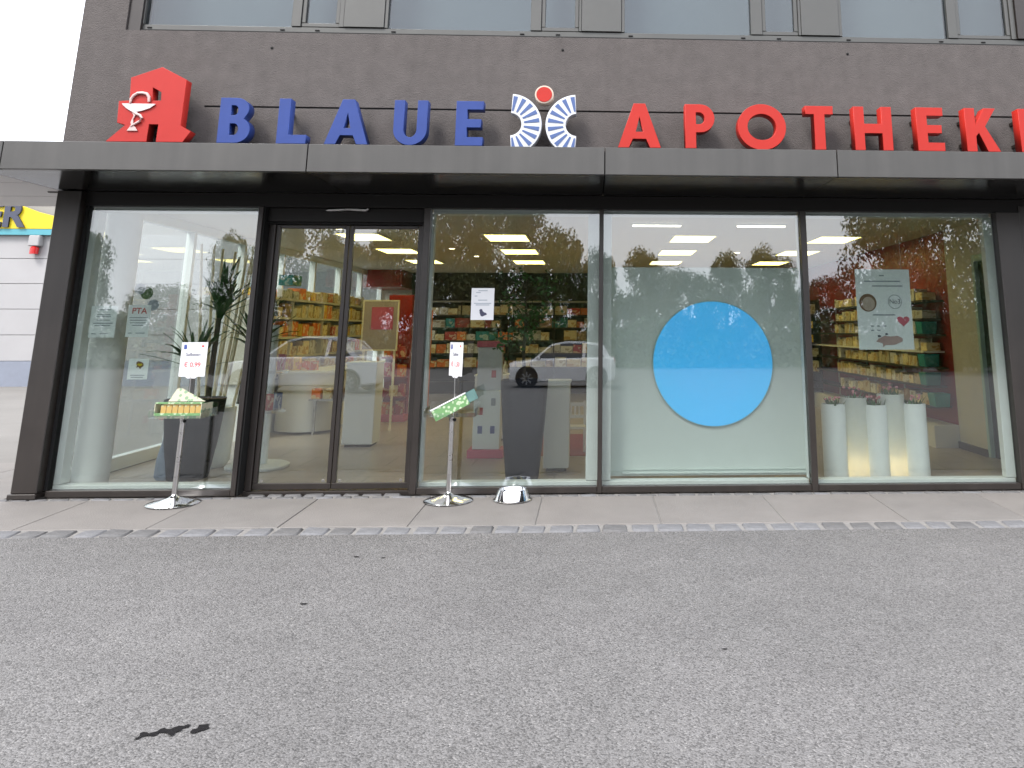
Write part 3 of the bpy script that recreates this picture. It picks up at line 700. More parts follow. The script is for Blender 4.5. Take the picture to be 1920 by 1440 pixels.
# left shelf wall (seen through the sliding door)
t = thing('shelf_unit', (-4.6, 6.0, .012), 'long wooden shelf unit along the left glazing behind the sliding door', 'shelf')
LZ = [.75, 1.03, 1.31, 1.59, 1.86]
for z in LZ: MB().box((-.17,-2.7,z-.045),(.17,2.7,z-.014)).build('shelf_board', 'cream_wall', t)
MB().box((-.17,-2.7,0),(.17,2.7,.70)).build('base_cabinet', 'white_paint', t)
MB().box((-.185,-2.7,.705),(-.172,2.7,1.845)).build('back_panel', 'cream_wall', t)
for y in (-2.72, -1.35, 0, 1.35, 2.70): MB().box((-.168,y-.012,.702),(.165,y+.012,1.84)).build('shelf_side', 'cream_wall', t)
wh, gr = 'the left shelf unit behind the sliding door', 'products on the left shelf unit'
P1 = ['cream','cream','cream','cream','yellow','orange','white','white','brown']
for i,z in enumerate(LZ):
    fill_y(3.4, 8.6, -4.57, .012+z-.013, .235 if i < 4 else .19, P1 if i not in (2,) else P1+['red','orange'], 'the %s board of the left shelf unit behind the sliding door' % ORD[i], gr, .95, (.12,.30))
pack('teal', -4.5, 4.6, .012+LZ[4]-.013+.191, .2, .36, .15, wh, gr)
pack('blue', -4.40, 3.6, .012+LZ[3]-.013, .14, .42, .22, 'the front end of the left shelf unit', gr)

# back shelves (seen above the totem and behind the potted tree)
t = thing('shelf_unit', (-1.85, 10.70, .012), 'dark shelf unit on the back wall behind the leafy potted tree', 'shelf')
BZ = [.30, .60, .90, 1.18, 1.46, 1.74]
MB().box((-2.1,.17,0),(2.05,.20,2.0)).build('back_panel', 'shelf_wood', t)
for z in BZ: MB().box((-2.08,-.17,z-.045),(2.03,.168,z-.014)).build('shelf_board', 'shelf_wood', t)
for x in (-2.1,-1.06,0,1.02,2.05): MB().box((x-.015,-.175,0),(x+.015,.169,2.0)).build('shelf_side', 'shelf_wood', t)
MB().box((-2.1,-.21,2.002),(2.06,-.17,2.03)).build('light_rail', 'cream_wall', t)
wh, gr = 'the back wall shelf behind the potted tree', 'products on the back wall shelf'
P2 = ['cream','cream','white','orange','cream','brown','red','white','cream','teal']
for i,z in enumerate(BZ[1:]): fill_x(-3.9, .15, 10.62, .012+z-.013, .225, P2 if i > 1 else P2+['orange','orange'], 'the %s filled board of the back wall shelf' % ORD[i], gr, .94, (.14,.34))

# right-hand wall shelves on the red wall
t = thing('shelf_unit', (4.40, 5.2, .012), 'wall shelves with dark boards on the red wall behind the right window', 'shelf')
RZ = [.48, .72, .95, 1.15, 1.36, 1.56, 1.79]
for i,z in enumerate(RZ):
    MB().box((-.16,-2.62+.08*(i % 2),z-.035),(.115,3.0,z-.012)).build('shelf_board', 'shelf_wood' if i != 3 else 'white_paint', t)
MB().box((-.20,-2.78,.0),(.115,3.0,.26)).build('plinth_cabinet', 'white_paint', t)
for y in (-1.2, .3, 1.8): MB().box((.09,y-.012,.262),(.112,y+.012,1.95)).build('shelf_rail', 'white_frame', t)
wh, gr = 'the red-walled shelves behind the right window', 'products on the right wall shelves'
P3 = ['cream','white','cream','white','cream','cream','white','cream','brown']
for i,z in enumerate(RZ):
    y0 = 2.95 if i in (4, 2, 1) else 2.70
    fill_y(y0, 6.4, 4.38, .012+z-.011, .175, P3 if i < 5 else ['cream','white'], 'the %s board of the red-walled shelves' % ORD[i], gr, .93, (.11,.26), .10 if i in (3, 2) else .05, .18)
tm = MB().loft([[(-.09,-.09,0),(.09,-.09,0),(.09,.09,0),(-.09,.09,0)],[(-.105,-.105,.16),(.105,-.105,.16),(.105,.105,.16),(-.105,.105,.16)]]).mesh('storage_bin', 'teal_plastic', bevel=.008)
for i,(k,nm) in enumerate(((4,'topmost'),(2,'second from the top'),(1,'third from the top'),(0,'lowest'))):
    o = put('storage_bin', tm, None, (4.36, 2.80 if k else 2.58, .012+RZ[k]-.011)); tag(o, 'teal plastic bin on the red-walled shelves, ' + nm, 'bin', 'teal bins on the right wall shelves')

# free-standing shelf further back on the right
t = thing('shelf_unit', (3.55, 7.6, .012), 'free-standing shelf far back left of the hanging poster', 'shelf')
for z in (.35,.65,.92,1.18,1.44,1.70,1.95): MB().box((-.75,-.16,z-.03),(.75,.16,z-.01)).build('shelf_board', 'shelf_wood', t)
for x in (-.765,.765): MB().box((x-.014,-.165,0),(x+.014,.165,1.97)).build('shelf_side', 'shelf_wood', t)
MB().box((-.75,.162,0),(.75,.18,1.96)).build('back_panel', 'shelf_wood', t)
for i,z in enumerate((.65,.92,1.18,1.44,1.70)): fill_x(2.82, 4.28, 7.55, .012+z-.009, .20, ['cream','white','cream','red','yellow','green'], 'the %s filled board of the far shelf left of the poster' % ORD[i], 'products on the far shelf', .92, (.11,.24), .08)

# ------------------------------------------------------------------ display items behind the glass
# board with big blue disc
t = thing('display_board', (1.10, .30, .09), 'pale green-white display board behind the third window', 'display board')
MB().box((-.93,-.02,.0),(.93,.02,1.92)).build('panel', 'board_white', t, bevel=.004)
MB().box((-.80,-.034,.018),(.92,-.0215,.034)).build('bottom_rail', 'board_white', t, bevel=.003)
MB().box((-.80,-.030,.055),(.92,-.0215,.061)).build('bottom_rail', 'board_white', t)
for s in (-.94, .94): MB().box((s-.009,-.03,.0),(s+.009,.03,1.93)).build('side_profile', 'white_frame', t)
d = thing('blue_disc', (1.165, .275, .53), 'large round sky-blue disc on the pale display board', 'disc')
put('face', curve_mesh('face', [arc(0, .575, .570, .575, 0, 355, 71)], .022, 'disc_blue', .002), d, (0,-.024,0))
put('rim', curve_mesh('rim', [arc(0, .575, .580, .585, 0, 355, 71)], .018, 'mint', .003), d, (0,-.017,0))

# five white planters with succulents
def planter(x, y, h, r, label, lit):
    t = thing('tall_planter', (x, y, .012), label, 'planter', 'white cylinder planters in the right window')
    MB().lathe([(r*.80,.0),(r*.95,.008),(r,.05),(r,h-.01),(r*.97,h),(r*.90,h),(r*.90,h-.05),(.0,h-.05)], 32, cap=False).build('shell', 'planter_plastic' if lit else 'white_frame', t, True)
    if lit:
        MB().lathe([(.02,.06),(.045,.09),(.05,.14),(.03,.19),(.008,.21)], 14).build('bulb', 'lit_bulb', t, True)
    MB().lathe([(r*.895,h-.055),(r*.895,h-.046)], 24).build('soil', 'soil', t)
    rr = random.Random(int(x*1000)); mb = MB(); mf = MB()
    for k in range(26):
        a = rr.uniform(0, 6.28); d = rr.uniform(.0, r*.8); l = rr.uniform(.05, .12); tilt = rr.uniform(.2, .9)
        b = Vector((d*math.cos(a), d*math.sin(a), h-.045)); e = b + Vector((math.cos(a)*l*tilt, math.sin(a)*l*tilt, l))
        s = Vector((-math.sin(a), math.cos(a), 0))*.012; n = len(mb.v); mid = (b+e)/2
        mb.v += [tuple(b), tuple(mid+s), tuple(e), tuple(mid-s)]; mb.f += [(n, n+1, n+2), (n, n+2, n+3)]
    mb.build('succulent', 'leaf_ficus', t)
    for k in range(7):
        a = rr.uniform(0, 6.28); d = rr.uniform(0, r*.7); mf.lathe([(.003,0),(.016,.012),(.012,.024),(.0,.026)], 7, (d*math.cos(a), d*math.sin(a), h+rr.uniform(.02,.08)), False)
    mf.build('blossom', 'flower_pink', t, True)
for i,(x,h,r,lit,lb) in enumerate(((2.362,.70,.116,False,'leftmost of the five white planters'),(2.585,.755,.128,True,'glowing white planter, second from the left of five'),(2.775,.69,.112,False,'white planter in the middle of the five'),(2.955,.785,.128,True,'glowing white planter, tallest of the five'),(3.158,.70,.116,False,'rightmost of the five white planters'))):
    planter(x, .46+(.05 if i in (1,3) else 0), h, r, lb, lit)

# hanging poster in the right window
t = thing('hanging_poster', (2.815, .16, 1.23), 'pale poster with heart and round pictures hanging in the right window', 'poster')
MB().box((-.26,-.002,0),(.275,.002,.76)).build('sheet', 'paper_green', t)
def print_(par, loops, m, x=0, z=0, y=-.0045): return put('print', curve_mesh('print', loops, .0015, m), par, (x, y, z))
heart = [(.0,-.055)] + [( .062*math.sin(a)**3*1.0, .055*(13*math.cos(a)-5*math.cos(2*a)-2*math.cos(3*a)-math.cos(4*a))/16) for a in [math.pi - i*2*math.pi/24 for i in range(1,24)]]
print_(t, [heart], 'pink', .185, .27)
print_(t, [arc(0,0,.085,.085,0,350,30)], 'brown_wood', -.15, .44); print_(t, [arc(0,0,.062,.066,0,350,24)], 'sign_cream', -.145, .43, -.006)
print_(t, [arc(0,0,.068,.068,0,350,30), arc(0,0,.062,.062,0,350,30)], 'ink_grey', .115, .45)
put('print', text_mesh('print', 'No3', .062, 'ink_dark'), t, (.115,-.0045,.45))
for x,z,w in ((.0,.70,.05),(-.0,.645,.36),(.05,.60,.30),(.0,.325,.22),(-.12,.22,.03),(-.06,.22,.03),(.0,.22,.03),(-.12,.18,.03),(-.06,.18,.03)):
    box('print', (2.815+x-w/2, .1545, 1.23+z-.006), (2.815+x+w/2, .1565, 1.23+z+.006), 'ink_grey', t)
print_(t, [blob(14, 5, .12, .05)], 'sign_pink', .03, .075); print_(t, [blob(9, 6, .018, .01)], 'ink_dark', -.06, .125, -.006); print_(t, [blob(9, 7, .018, .01)], 'ink_dark', .01, .145, -.006)
for x in (-.2,.2): MB().tube([(x,0,.76),(x,0,1.42)], .0012, 5).build('wire', 'brushed_steel', t)

# notices taped inside the left window and middle window
def notice(x0, x1, z0, z1, label, lines, title=None, tcol='ink_red', m='paper_green', tsize=.055, yy=.048):
    cx, cz = (x0+x1)/2, (z0+z1)/2; w = x1-x0; h = z1-z0
    t = thing('paper_notice', (cx, yy, z0), label, 'notice')
    MB().box((-w/2, 0, 0), (w/2, .0012, h)).build('sheet', m, t)
    if title: put('print', text_mesh('print', title, tsize, tcol, bold=.001), t, (0, -.0012, h-.055))
    for fx, fz, fw in lines: box('print', (cx-fw*w/2+fx*w, yy-.0015, z0+fz*h-.004), (cx+fw*w/2+fx*w, yy-.0006, z0+fz*h+.004), 'ink_grey', t)
    return t
notice(-4.525, -4.295, 1.34, 1.62, 'pale notice on the left window, left of the red-titled one', ((0,.88,.5),(0,.72,.5),(0,.66,.55),(0,.55,.5),(0,.45,.75),(0,.38,.6),(-.3,.12,.18),(.1,.12,.3)))
notice(-4.20, -4.00, 1.345, 1.63, 'pale notice titled PTA in red letters on the left window', ((0,.60,.8),(0,.52,.75),(0,.44,.7),(0,.36,.5),(-.3,.12,.18),(.15,.12,.4)), 'PTA', 'ink_red', tsize=.075)

n3 = notice(-4.135, -3.96, .975, 1.155, 'small bluish notice with golden picture low on the left window', ((0,.2,.7),(0,.1,.6)), None)
put('print', curve_mesh('print', [blob(14, 8, .045, .03)], .001, 'brown_wood'), n3, (.01, -.002, .13)); put('print', curve_mesh('print', [blob(12, 9, .026, .012)], .001, 'yellow'), n3, (.01, -.0035, .13))
n4 = notice(-1.11, -.90, 1.50, 1.79, 'white sheet with small black picture on the middle window', ((-.2,.86,.2),(0,.92,.4),(-.3,.75,.12),(0,.62,.4),(0,.52,.75),(0,.47,.6)), None, m='paper', yy=.0262)
put('print', curve_mesh('print', [blob(12, 12, .035, .02)], .001, 'ink_dark'), n4, (.005, -.002, .055)); put('print', curve_mesh('print', [arc(0,0,.015,.015,0,330,11)], .001, 'ink_dark'), n4, (-.012, -.002, .085))
for i,(x,z,r,m,l) in enumerate(((-4.118,1.775,.05,'ink_grey','upper left of the round dark window stickers'),(-4.055,1.735,.055,'leaf_dark','round dark sticker on the left window above the PTA notice'),(-3.985,1.63,.05,'ink_grey','lower right of the round dark window stickers'))):
    o = put('round_sticker', curve_mesh('round_sticker', [arc(0,0,r,r,0,350,35)], .001, m), None, (x, .0455+.0015*i, z)); tag(o, l, 'sticker')

# tall pot with yucca and bamboo canes, left window
t = thing('potted_yucca', (-3.86, .78, .012), 'tapered dark planter with spiky yucca in the left window', 'potted plant')
def taper(h, rb, rt, n=4):
    k = 8
    def sq(r, z):
        o = []
        for i in range(32):
            a = 2*math.pi*i/32; c, s = math.cos(a), math.sin(a); e = (abs(c)**3+abs(s)**3)**(-1/3)
            o.append((r*c*e, r*s*e, z))
        return o
    return MB().loft([sq(rb*.96,0), sq(rb,.01), sq((rb*.4+rt*.6),h*.5), sq(rt,h), sq(rt*.92,h), sq(rt*.9,h-.06)], True)
taper(.74, .165, .25).build('pot', 'pot_dark', t, True)
MB().lathe([(.2,.68),(.2,.70)], 20).build('soil', 'soil', t)
ry = random.Random(4)
for k,(tx,ty,th) in enumerate(((-.05,.0,.42),(.09,.05,.95),(.30,.28,.62))):
    MB().tube([(tx,ty,.66),(tx*1.1,ty,.66+th*.5),(tx*1.3,ty,.66+th)], [.03,.027,.024], 8).build('stem', 'bark', t, True)
    lmsh = []
    for v in range(3):
        mb = MB(); L = .50+.06*v
        for i in range(6):
            q = i/5; w = .030*(1-q**2.2)+.002; z = L*q*.92-.16*(v+1)/2*q*q; xx = L*q*.62
            mb.v += [(xx, -w, z), (xx, 0, z-.006), (xx, w, z)]
        for i in range(5): mb.f += [(3*i, 3*i+1, 3*i+4, 3*i+3), (3*i+1, 3*i+2, 3*i+5, 3*i+4)]
        lmsh.append(mb.mesh('leaf', 'leaf_dark'))
    for i in range(30):
        put('leaf', lmsh[i % 3], t, (tx*1.3, ty, .66+th-.03+ry.uniform(-.08,.05)), (0, ry.uniform(-.55,.65), ry.uniform(0,6.28)), [ry.uniform(.75,1.1)]*3)
cane = MB().tube([(0,0,0),(0,0,.4),(0,0,.405),(0,0,.9),(0,0,1.75)], [.016,.016,.018,.015,.013], 8).mesh('cane', 'bamboo', True)
cb = thing('bamboo_canes', (-3.97, 1.45, .012), 'bundle of pale bamboo canes behind the yucca', 'bamboo')
for i in range(9):
    put('cane', cane, cb, (-.15+.036*i, ry.uniform(-.1,.1), .50), (ry.uniform(-.05,.05), -.10+.032*i+ry.uniform(.0,.04), 0), (1,1,ry.uniform(.92,1.08)))
MB().lathe([(.15,0),(.19,.06),(.21,.58),(.20,.60),(.18,.58)], 24).build('vessel', 'white_frame', cb, True)

# blue cloth doll vase with pink flowers
t = thing('flower_vase', (-4.05, .74, .012), 'blue-grey vase with pink flowers beside the dark planter', 'vase')
MB().lathe([(.075,0),(.095,.03),(.09,.18),(.055,.36),(.045,.50),(.06,.56),(.05,.56)], 24).build('vessel', 'fabric_blue', t, True)
for i,(x,z) in enumerate(((.02,.70),(-.07,.60),(.09,.64))):
    MB().tube([(0,0,.5),(x*.6,0,.58),(x,-.02,z)], .004, 6).build('stem', 'leaf_ficus', t)
    mb = MB()
    for k in range(12):
        a = 2*math.pi*k/12; c = Vector((x, -.03, z)); n = len(mb.v)
        mb.v += [tuple(c), tuple(c+Vector((.05*math.cos(a-.22), -.008, .05*math.sin(a-.22)))), tuple(c+Vector((.062*math.cos(a), -.012, .062*math.sin(a)))), tuple(c+Vector((.05*math.cos(a+.22), -.008, .05*math.sin(a+.22))))]; mb.f.append((n,n+1,n+2,n+3))
    mb.build('petals', 'flower_pink', t); o = MB().lathe([(.012,0),(.010,.01),(0,.012)], 8, cap=False).build('flower_centre', 'red_wall', t, True); o.location = (x,-.034,z); o.rotation_euler = (R(90),0,0)

# ficus in navy pot, middle window
t = thing('potted_ficus', (-.645, .62, .012), 'tall tapered navy planter with leafy green tree in the middle window', 'potted plant')
taper(.92, .155, .23).build('pot', 'pot_dark', t, True)
MB().lathe([(.18,.86),(.18,.88)], 20).build('soil', 'soil', t)
MB().tube([(0,0,.85),(-.02,.0,1.2),(.0,.02,1.5),(-.03,0,1.85)], [.022,.018,.015,.008], 8).build('trunk', 'bark', t, True)
rf = random.Random(9); mb = MB(); lf = MB()
for k in range(16):
    z = rf.uniform(1.2, 1.95); a = rf.uniform(0, 6.28); L = rf.uniform(.16,.42)*(1.15-abs(z-1.5)*.6); b = Vector((-.01, 0, z-.06)); e = b+Vector((math.cos(a)*L, math.sin(a)*L*.8, rf.uniform(.02,.2)))
    lf.tube([b, (b+e)/2+Vector((0,0,.03)), e], [.007,.005,.003], 5)
    for q in range(26):
        u = rf.random(); p = b.lerp(e, .35+.75*u) + Vector((rf.gauss(0,.05), rf.gauss(0,.05), rf.gauss(0,.045)))
        d = Vector((rf.uniform(-1,1), rf.uniform(-1,1), rf.uniform(-.9,.3))).normalized(); s = d.cross(Vector((rf.uniform(-1,1), rf.uniform(-1,1), rf.uniform(-1,1)))).normalized()
        l = rf.uniform(.045,.075); w = l*.27; n = len(mb.v)
        mb.v += [tuple(p), tuple(p+d*l*.5+s*w), tuple(p+d*l), tuple(p+d*l*.5-s*w)]; mb.f.append((n,n+1,n+2,n+3))
lf.build('branches', 'bark', t); o = mb.build('foliage', 'leaf_ficus', t); o['kind'] = 'stuff'

# floor display totem with pink base, white pedestals, child's chair
t = thing('floor_display', (-1.165, 2.0, .012), 'cardboard floor display with mint panels and pink base', 'display')
MB().box((-.20,-.16,0),(.20,.16,.09)).build('base', 'pink', t, bevel=.005)
MB().box((-.15,-.12,.092),(.15,.12,.72)).build('lower_panel', 'paper_green', t, bevel=.004)
MB().box((-.14,.0,.722),(.14,.12,1.20)).build('upper_panel', 'paper', t, bevel=.004)
MB().box((-.15,-.02,1.202),(.15,.12,1.27)).build('header', 'pink', t, bevel=.004)
for x,z,m in ((-.07,.5,'ink_red'),(.07,.6,'ink_grey'),(-.07,.3,'ink_blue'),(.07,.3,'ink_blue'),(.05,.9,'ink_red')): box('print', (-1.165+x-.025, 2.0-.126, .012+z-.04) if z < .7 else (-1.165+x-.025, 2.0-.006, .012+z-.04), (-1.165+x+.025, 2.0-.121, .012+z+.04) if z < .7 else (-1.165+x+.025, 2.0-.001, .012+z+.04), m, t)
for x0,x1,y0,y1,h,l in ((-.47,-.21,1.0,1.3,.86,'white pedestal right of the navy planter'),(-3.02,-2.65,2.75,3.1,.98,'white pedestal behind the right sliding door leaf'),(-1.5,-1.1,3.2,3.6,.8,'white pedestal with small bottles behind the middle window')):
    t = thing('pedestal', ((x0+x1)/2, (y0+y1)/2, .012), l, 'pedestal'); w, d = (x1-x0)/2, (y1-y0)/2
    MB().box((-w,-d,.03),(w,d,h)).build('body', 'white_paint', t, bevel=.006); MB().box((-w+.03,-d+.03,0),(w-.03,d-.03,.029)).build('plinth', 'shelf_wood', t); MB().box((-w-.01,-d-.01,h+.001),(w+.01,d+.01,h+.025)).build('top', 'white_frame', t, bevel=.004)
for i in range(8): pack(rp.choice(['white','cream','green']), -1.45+.045*i, 3.30+.12*(i % 2), .838, .06, .06, rp.uniform(.10,.2), 'the white pedestal behind the middle window', 'bottles on the white pedestal', kind='bottle')
t = thing('child_chair', (-.18, 2.35, .012), "white slatted child's chair behind the middle window", 'chair')
MB().box((-.13,-.13,.26),(.13,.13,.285)).build('seat', 'white_paint', t, bevel=.004)
for x in (-.115,.115):
    MB().box((x-.014,-.13,0),(x+.014,-.10,.259)).build('leg', 'white_paint', t); MB().box((x-.014,.10,0),(x+.014,.129,.56)).build('leg', 'white_paint', t)
for z in (.36,.50): MB().box((-.10,.105,z),(.10,.124,z+.04)).build('back_rail', 'white_paint', t)
for x in (-.05,.0,.05): MB().box((x-.01,.108,.402),(x+.01,.122,.498)).build('back_slat', 'white_paint', t)
rg = thing('play_rug', (-.1, 2.9, .012), 'dark red rug under the child chair', 'rug')
MB().box((-.8,-.9,0),(.75,.9,.008)).build('pile', 'red_wall', rg)

# red display stand, framed poster, orange banner, counter, round table base, barrier stands
t = thing('red_display', (-3.10, 5.6, .012), 'red product display stand seen through the right door leaf', 'display')
MB().box((-.22,-.2,.0),(.22,.2,.10)).build('base', 'pink', t, bevel=.005); MB().box((-.19,.05,.102),(.19,.17,1.95)).build('back_panel', 'sign_red', t, bevel=.005)
for z in (.35,.65,.95): MB().box((-.19,-.19,z),(.19,.048,z+.025)).build('shelf', 'red_wall', t)
for z in (.102,.376,.676,.976): fill_x(-3.27, -2.92, 5.50, .012+z, .23, ['red','cream','orange'], 'the red display stand by the door', 'products on the red display', 1, (.09,.14), 0, .14)
t = thing('framed_poster', (-3.05, 4.3, .012), 'standing wooden frame with red picture seen through the door', 'poster')
MB().box((-.24,-.012,1.12),(.24,.0,1.80)).build('picture', 'sign_cream', t); MB().box((-.13,-.018,1.40),(.18,-.0125,1.72)).build('print', 'pink', t)
for a,b in (((-.26,1.10),(-.24,1.82)),((.24,1.10),(.26,1.82)),((-.24,1.80),(.24,1.82)),((-.24,1.10),(.24,1.12))): MB().box((a[0],-.02,a[1]),(b[0],.01,b[1])).build('frame_bar', 'bamboo', t)
for x in (-.22,.22): MB().box((x-.015,.012,0),(x+.015,.03,1.7)).build('leg', 'bamboo', t)
t = thing('banner_stand', (-3.05, 7.4, .012), 'narrow orange banner beside the red display', 'banner')
MB().box((-.13,-.01,.05),(.13,.01,1.75)).build('sheet', 'orange', t); MB().box((-.16,-.1,0),(.16,.1,.045)).build('base', 'brushed_steel', t, bevel=.004)
t = thing('service_counter', (-4.0, 4.35, .012), 'white rounded counter behind the left door leaf', 'counter')
MB().lathe([(.42,.03),(.42,.80)], 36).build('body', 'white_paint', t, True); MB().lathe([(.46,.802),(.46,.84)], 36).build('top', 'white_frame', t, True, bevel=.006)
MB().box((-.1,.42,.03),(.35,2.2,.80)).build('wing', 'white_paint', t); MB().box((-.14,.46,.802),(.40,2.24,.84)).build('wing_top', 'white_frame', t, bevel=.005)
for i in range(7): pack(rp.choice(['cream','orange','white','yellow','blue']), -4.25+.12*(i % 4), 4.15+.16*(i//4), .853, .09, .07, rp.uniform(.08,.2), 'the white rounded counter', 'products on the white counter')
t = thing('wire_table', (-3.35, 3.95, .012), 'low steel-legged rack with orange packs in front of the white counter', 'rack')
for i in range(4):
    MB().box((-.42+.28*i-.015,-.015+.3*(i % 2)*0,0),(-.42+.28*i+.015,.015,.62)).build('leg', 'brushed_steel', t)
MB().box((-.46,-.16,.45),(.46,.16,.475)).build('shelf', 'brushed_steel', t)
for i in range(6): pack(['orange','cream','white','orange','blue','cream'][i], -3.74+.15*i, 3.93, .488, .12, .14, .13, 'the steel-legged rack', 'products on the steel rack')
t = thing('round_stand', (-3.44, 1.36, .012), 'white round display stand partly behind the left door mullion', 'stand')
MB().lathe([(.30,0),(.31,.012),(.31,.03),(.29,.04)], 40).build('base', 'white_frame', t, True)
MB().lathe([(.035,.041),(.035,1.45)], 16).build('pole', 'white_frame', t, True, loc=(.06,0,0))
for z in (.55,.95): MB().lathe([(.22,z),(.23,z+.02),(.22,z+.03)], 28).build('tray', 'clear_acrylic', t, True)
for i in range(8): 
    a = i*.785; pack(rp.choice(['red','blue','brown']), -3.44+.15*math.cos(a), 1.36+.15*math.sin(a), .594 if i % 2 else .994, .07, .05, .16, 'the white round stand', 'packs on the round stand', a)

# ------------------------------------------------------------------ price stands outside
def stand(x, y, label, label_sign, label_box, rot, price, wordtxt, first):
    z = -.024*(-y/1.0)-.002
    t = thing('price_stand', (x, y, z), label, 'display stand', 'price stands on the pavement')
    MB().lathe([(.205,0),(.208,.004),(.19,.012),(.12,.026),(.05,.045),(.024,.062),(.018,.075)], 48).build('base', 'chrome', t, True)
    MB().lathe([(.021,.074),(.021,.66)], 18).build('pole', 'brushed_steel', t, True)
    MB().lathe([(.024,.655),(.024,.69)], 18).build('collar', 'brushed_steel', t, True)
    MB().lathe([(.012,0),(.014,.012),(.008,.02)], 12).build('knob', 'black_rubber', t, True, loc=(.03,-.02,.66)).rotation_euler = (R(90),0,0)
    tr = MB().box((-.215,-.15,.692),(.215,.15,.698)).build('tray', 'clear_acrylic', t)
    MB().box((-.215,-.152,.6985),(.215,-.148,.725)).build('tray_edge', 'clear_acrylic', tr); MB().box((-.215,.148,.6985),(.215,.152,.80)).build('tray_edge', 'clear_acrylic', tr)
    MB().box((-.217,-.148,.6985),(-.2135,.148,.76)).build('tray_edge', 'clear_acrylic', tr); MB().box((.2135,-.148,.6985),(.217,.148,.76)).build('tray_edge', 'clear_acrylic', tr)
    MB().tube([(.0,.06,.70),(.005,.05,.85),(.0,.05,1.02)], .004, 6).build('sign_wire', 'brushed_steel', t)
    s = thing('price_sign', (x, y+.05, z+1.00), label_sign, 'sign', 'price signs', rot)
    put('card', curve_mesh('card', [[(-.105,.02),(-.05,.02),(-.03,.004),(.035,.004),(.055,.02),(.115,.02),(.115,.31),(-.105,.31)]], .004, 'paper', .0005), s)
    def pr(txt, sz, m, dx, dz, bold=0.0006): put('print', text_mesh('print', txt, sz, m, bold=bold), s, (dx, -.0008, dz))
    pr(wordtxt, .038, 'ink_dark', 0, .205); pr('€ ' + price, .054, 'ink_red', .0, .118, .0012)
    put('print', curve_mesh('print', [[(-.085,.25),(-.062,.25),(-.058,.262),(-.062,.29),(-.085,.29)]], .0006, 'ink_blue'), s, (0,-.0008,0))
    put('print', curve_mesh('print', [[(.065,.268),(.085,.268),(.085,.285),(.065,.285)]], .0006, 'ink_red'), s, (0,-.0008,0))
    put('print', curve_mesh('print', [[(-.07,.066),(.075,.066),(.075,.071),(-.07,.071)]], .0006, 'ink_grey'), s, (0,-.0008,0))
    return t
stand(-3.465, -.235, 'chrome price stand on the pavement before the left window', 'white price card reading 0,99 euro on the left stand', '', 0.02, '0,99', 'Salbeien', True)
stand(-1.195, -.225, 'chrome price stand on the pavement right of the door', 'white price card turned aside on the stand right of the door', '', R(-50), '1,50', 'Salbei', False)
def pboxmat(name, base, ink, sx, sz):
    m = mat(name, base, 0.5); n = m.node_tree; b = n.nodes['Principled BSDF']
    t = n.nodes.new('ShaderNodeTexCoord'); v = n.nodes.new('ShaderNodeTexVoronoi'); v.inputs['Scale'].default_value = sx
    r = n.nodes.new('ShaderNodeValToRGB'); r.color_ramp.elements[0].position = .35; r.color_ramp.elements[0].color = (*ink, 1); r.color_ramp.elements[1].position = .45; r.color_ramp.elements[1].color = (*base, 1)
    n.links.new(t.outputs['Object'], v.inputs['Vector']); n.links.new(v.outputs['Distance'], r.inputs['Fac']); n.links.new(r.outputs['Color'], b.inputs['Base Color'])
pboxmat('carton_green', (0.10, 0.22, 0.08), (0.34, 0.42, 0.28), 38, 1)
pboxmat('carton_cream', (0.38, 0.36, 0.26), (0.13, 0.22, 0.12), 26, 1)
pboxmat('pack_yellow', (0.36, 0.24, 0.07), (0.38, 0.36, 0.20), 34, 1)
mat('carton_flap', (0.06, 0.13, 0.12), 0.5, var=0.3, vscale=14)
# display carton of yellow packs on the left tray
zt = .68
t = thing('display_carton', (-3.465, -.235, zt-.002+.0), 'open green and cream carton of yellow packs on the left price stand', 'carton')
MB().box((-.19,-.09,.006),(.185,.10,.022)).build('tray_floor', 'carton_cream', t)
MB().box((-.19,-.10,.0225),(.185,-.092,.045)).build('front_lip', 'carton_green', t); MB().box((-.19,.094,.0225),(.185,.10,.11)).build('back_wall', 'carton_green', t)
MB().box((-.196,-.10,.0225),(-.1905,.10,.12)).build('end_wall', 'carton_cream', t); MB().box((.1855,-.10,.0225),(.191,.10,.12)).build('end_wall', 'carton_cream', t)
MB().box((-.194,-.098,.1205),(.189,-.06,.132)).build('rim', 'carton_green', t)
lid = MB().loft([[(-.15,.02,.13),(.16,.02,.13),(.16,.03,.13),(-.15,.03,.13)],[(-.10,.05,.235),(-.06,.05,.235),(-.06,.06,.235),(-.10,.06,.235)]]).build('raised_lid', 'carton_cream', t)
pk = MB().box((-.023,-.035,0),(.023,.035,.088)).mesh('pack', 'pack_yellow', bevel=.004)
for i in range(7):
    o = put('tissue_pack', pk, None, (-3.465-.13+.048*i, -.285, zt+.022)); tag(o, 'yellow pack in the left stand carton, %s from the left' % ('first','second','third','fourth','fifth','sixth','seventh')[i], 'pack', 'yellow packs in the left carton')
t = thing('display_carton', (-1.16, -.24, .692), 'patterned green carton leaning askew on the right price stand', 'carton')
a = Matrix.Rotation(R(-27), 4, 'Y') @ Matrix.Rotation(R(8), 4, 'Z')
def rb(name, lo, hi, m):
    mb = MB().box(lo, hi); mb.v = [tuple(a @ Vector(v) + Vector((-.02,0,.022))) for v in mb.v]; return mb.build(name, m, t)
rb('body', (-.16,-.07,.0), (.15,.07,.095), 'carton_green'); rb('lid', (-.165,-.075,.0955), (.155,.075,.106), 'paper'); rb('end_flap', (.1505,-.06,.01), (.235,.06,.10), 'carton_flap')

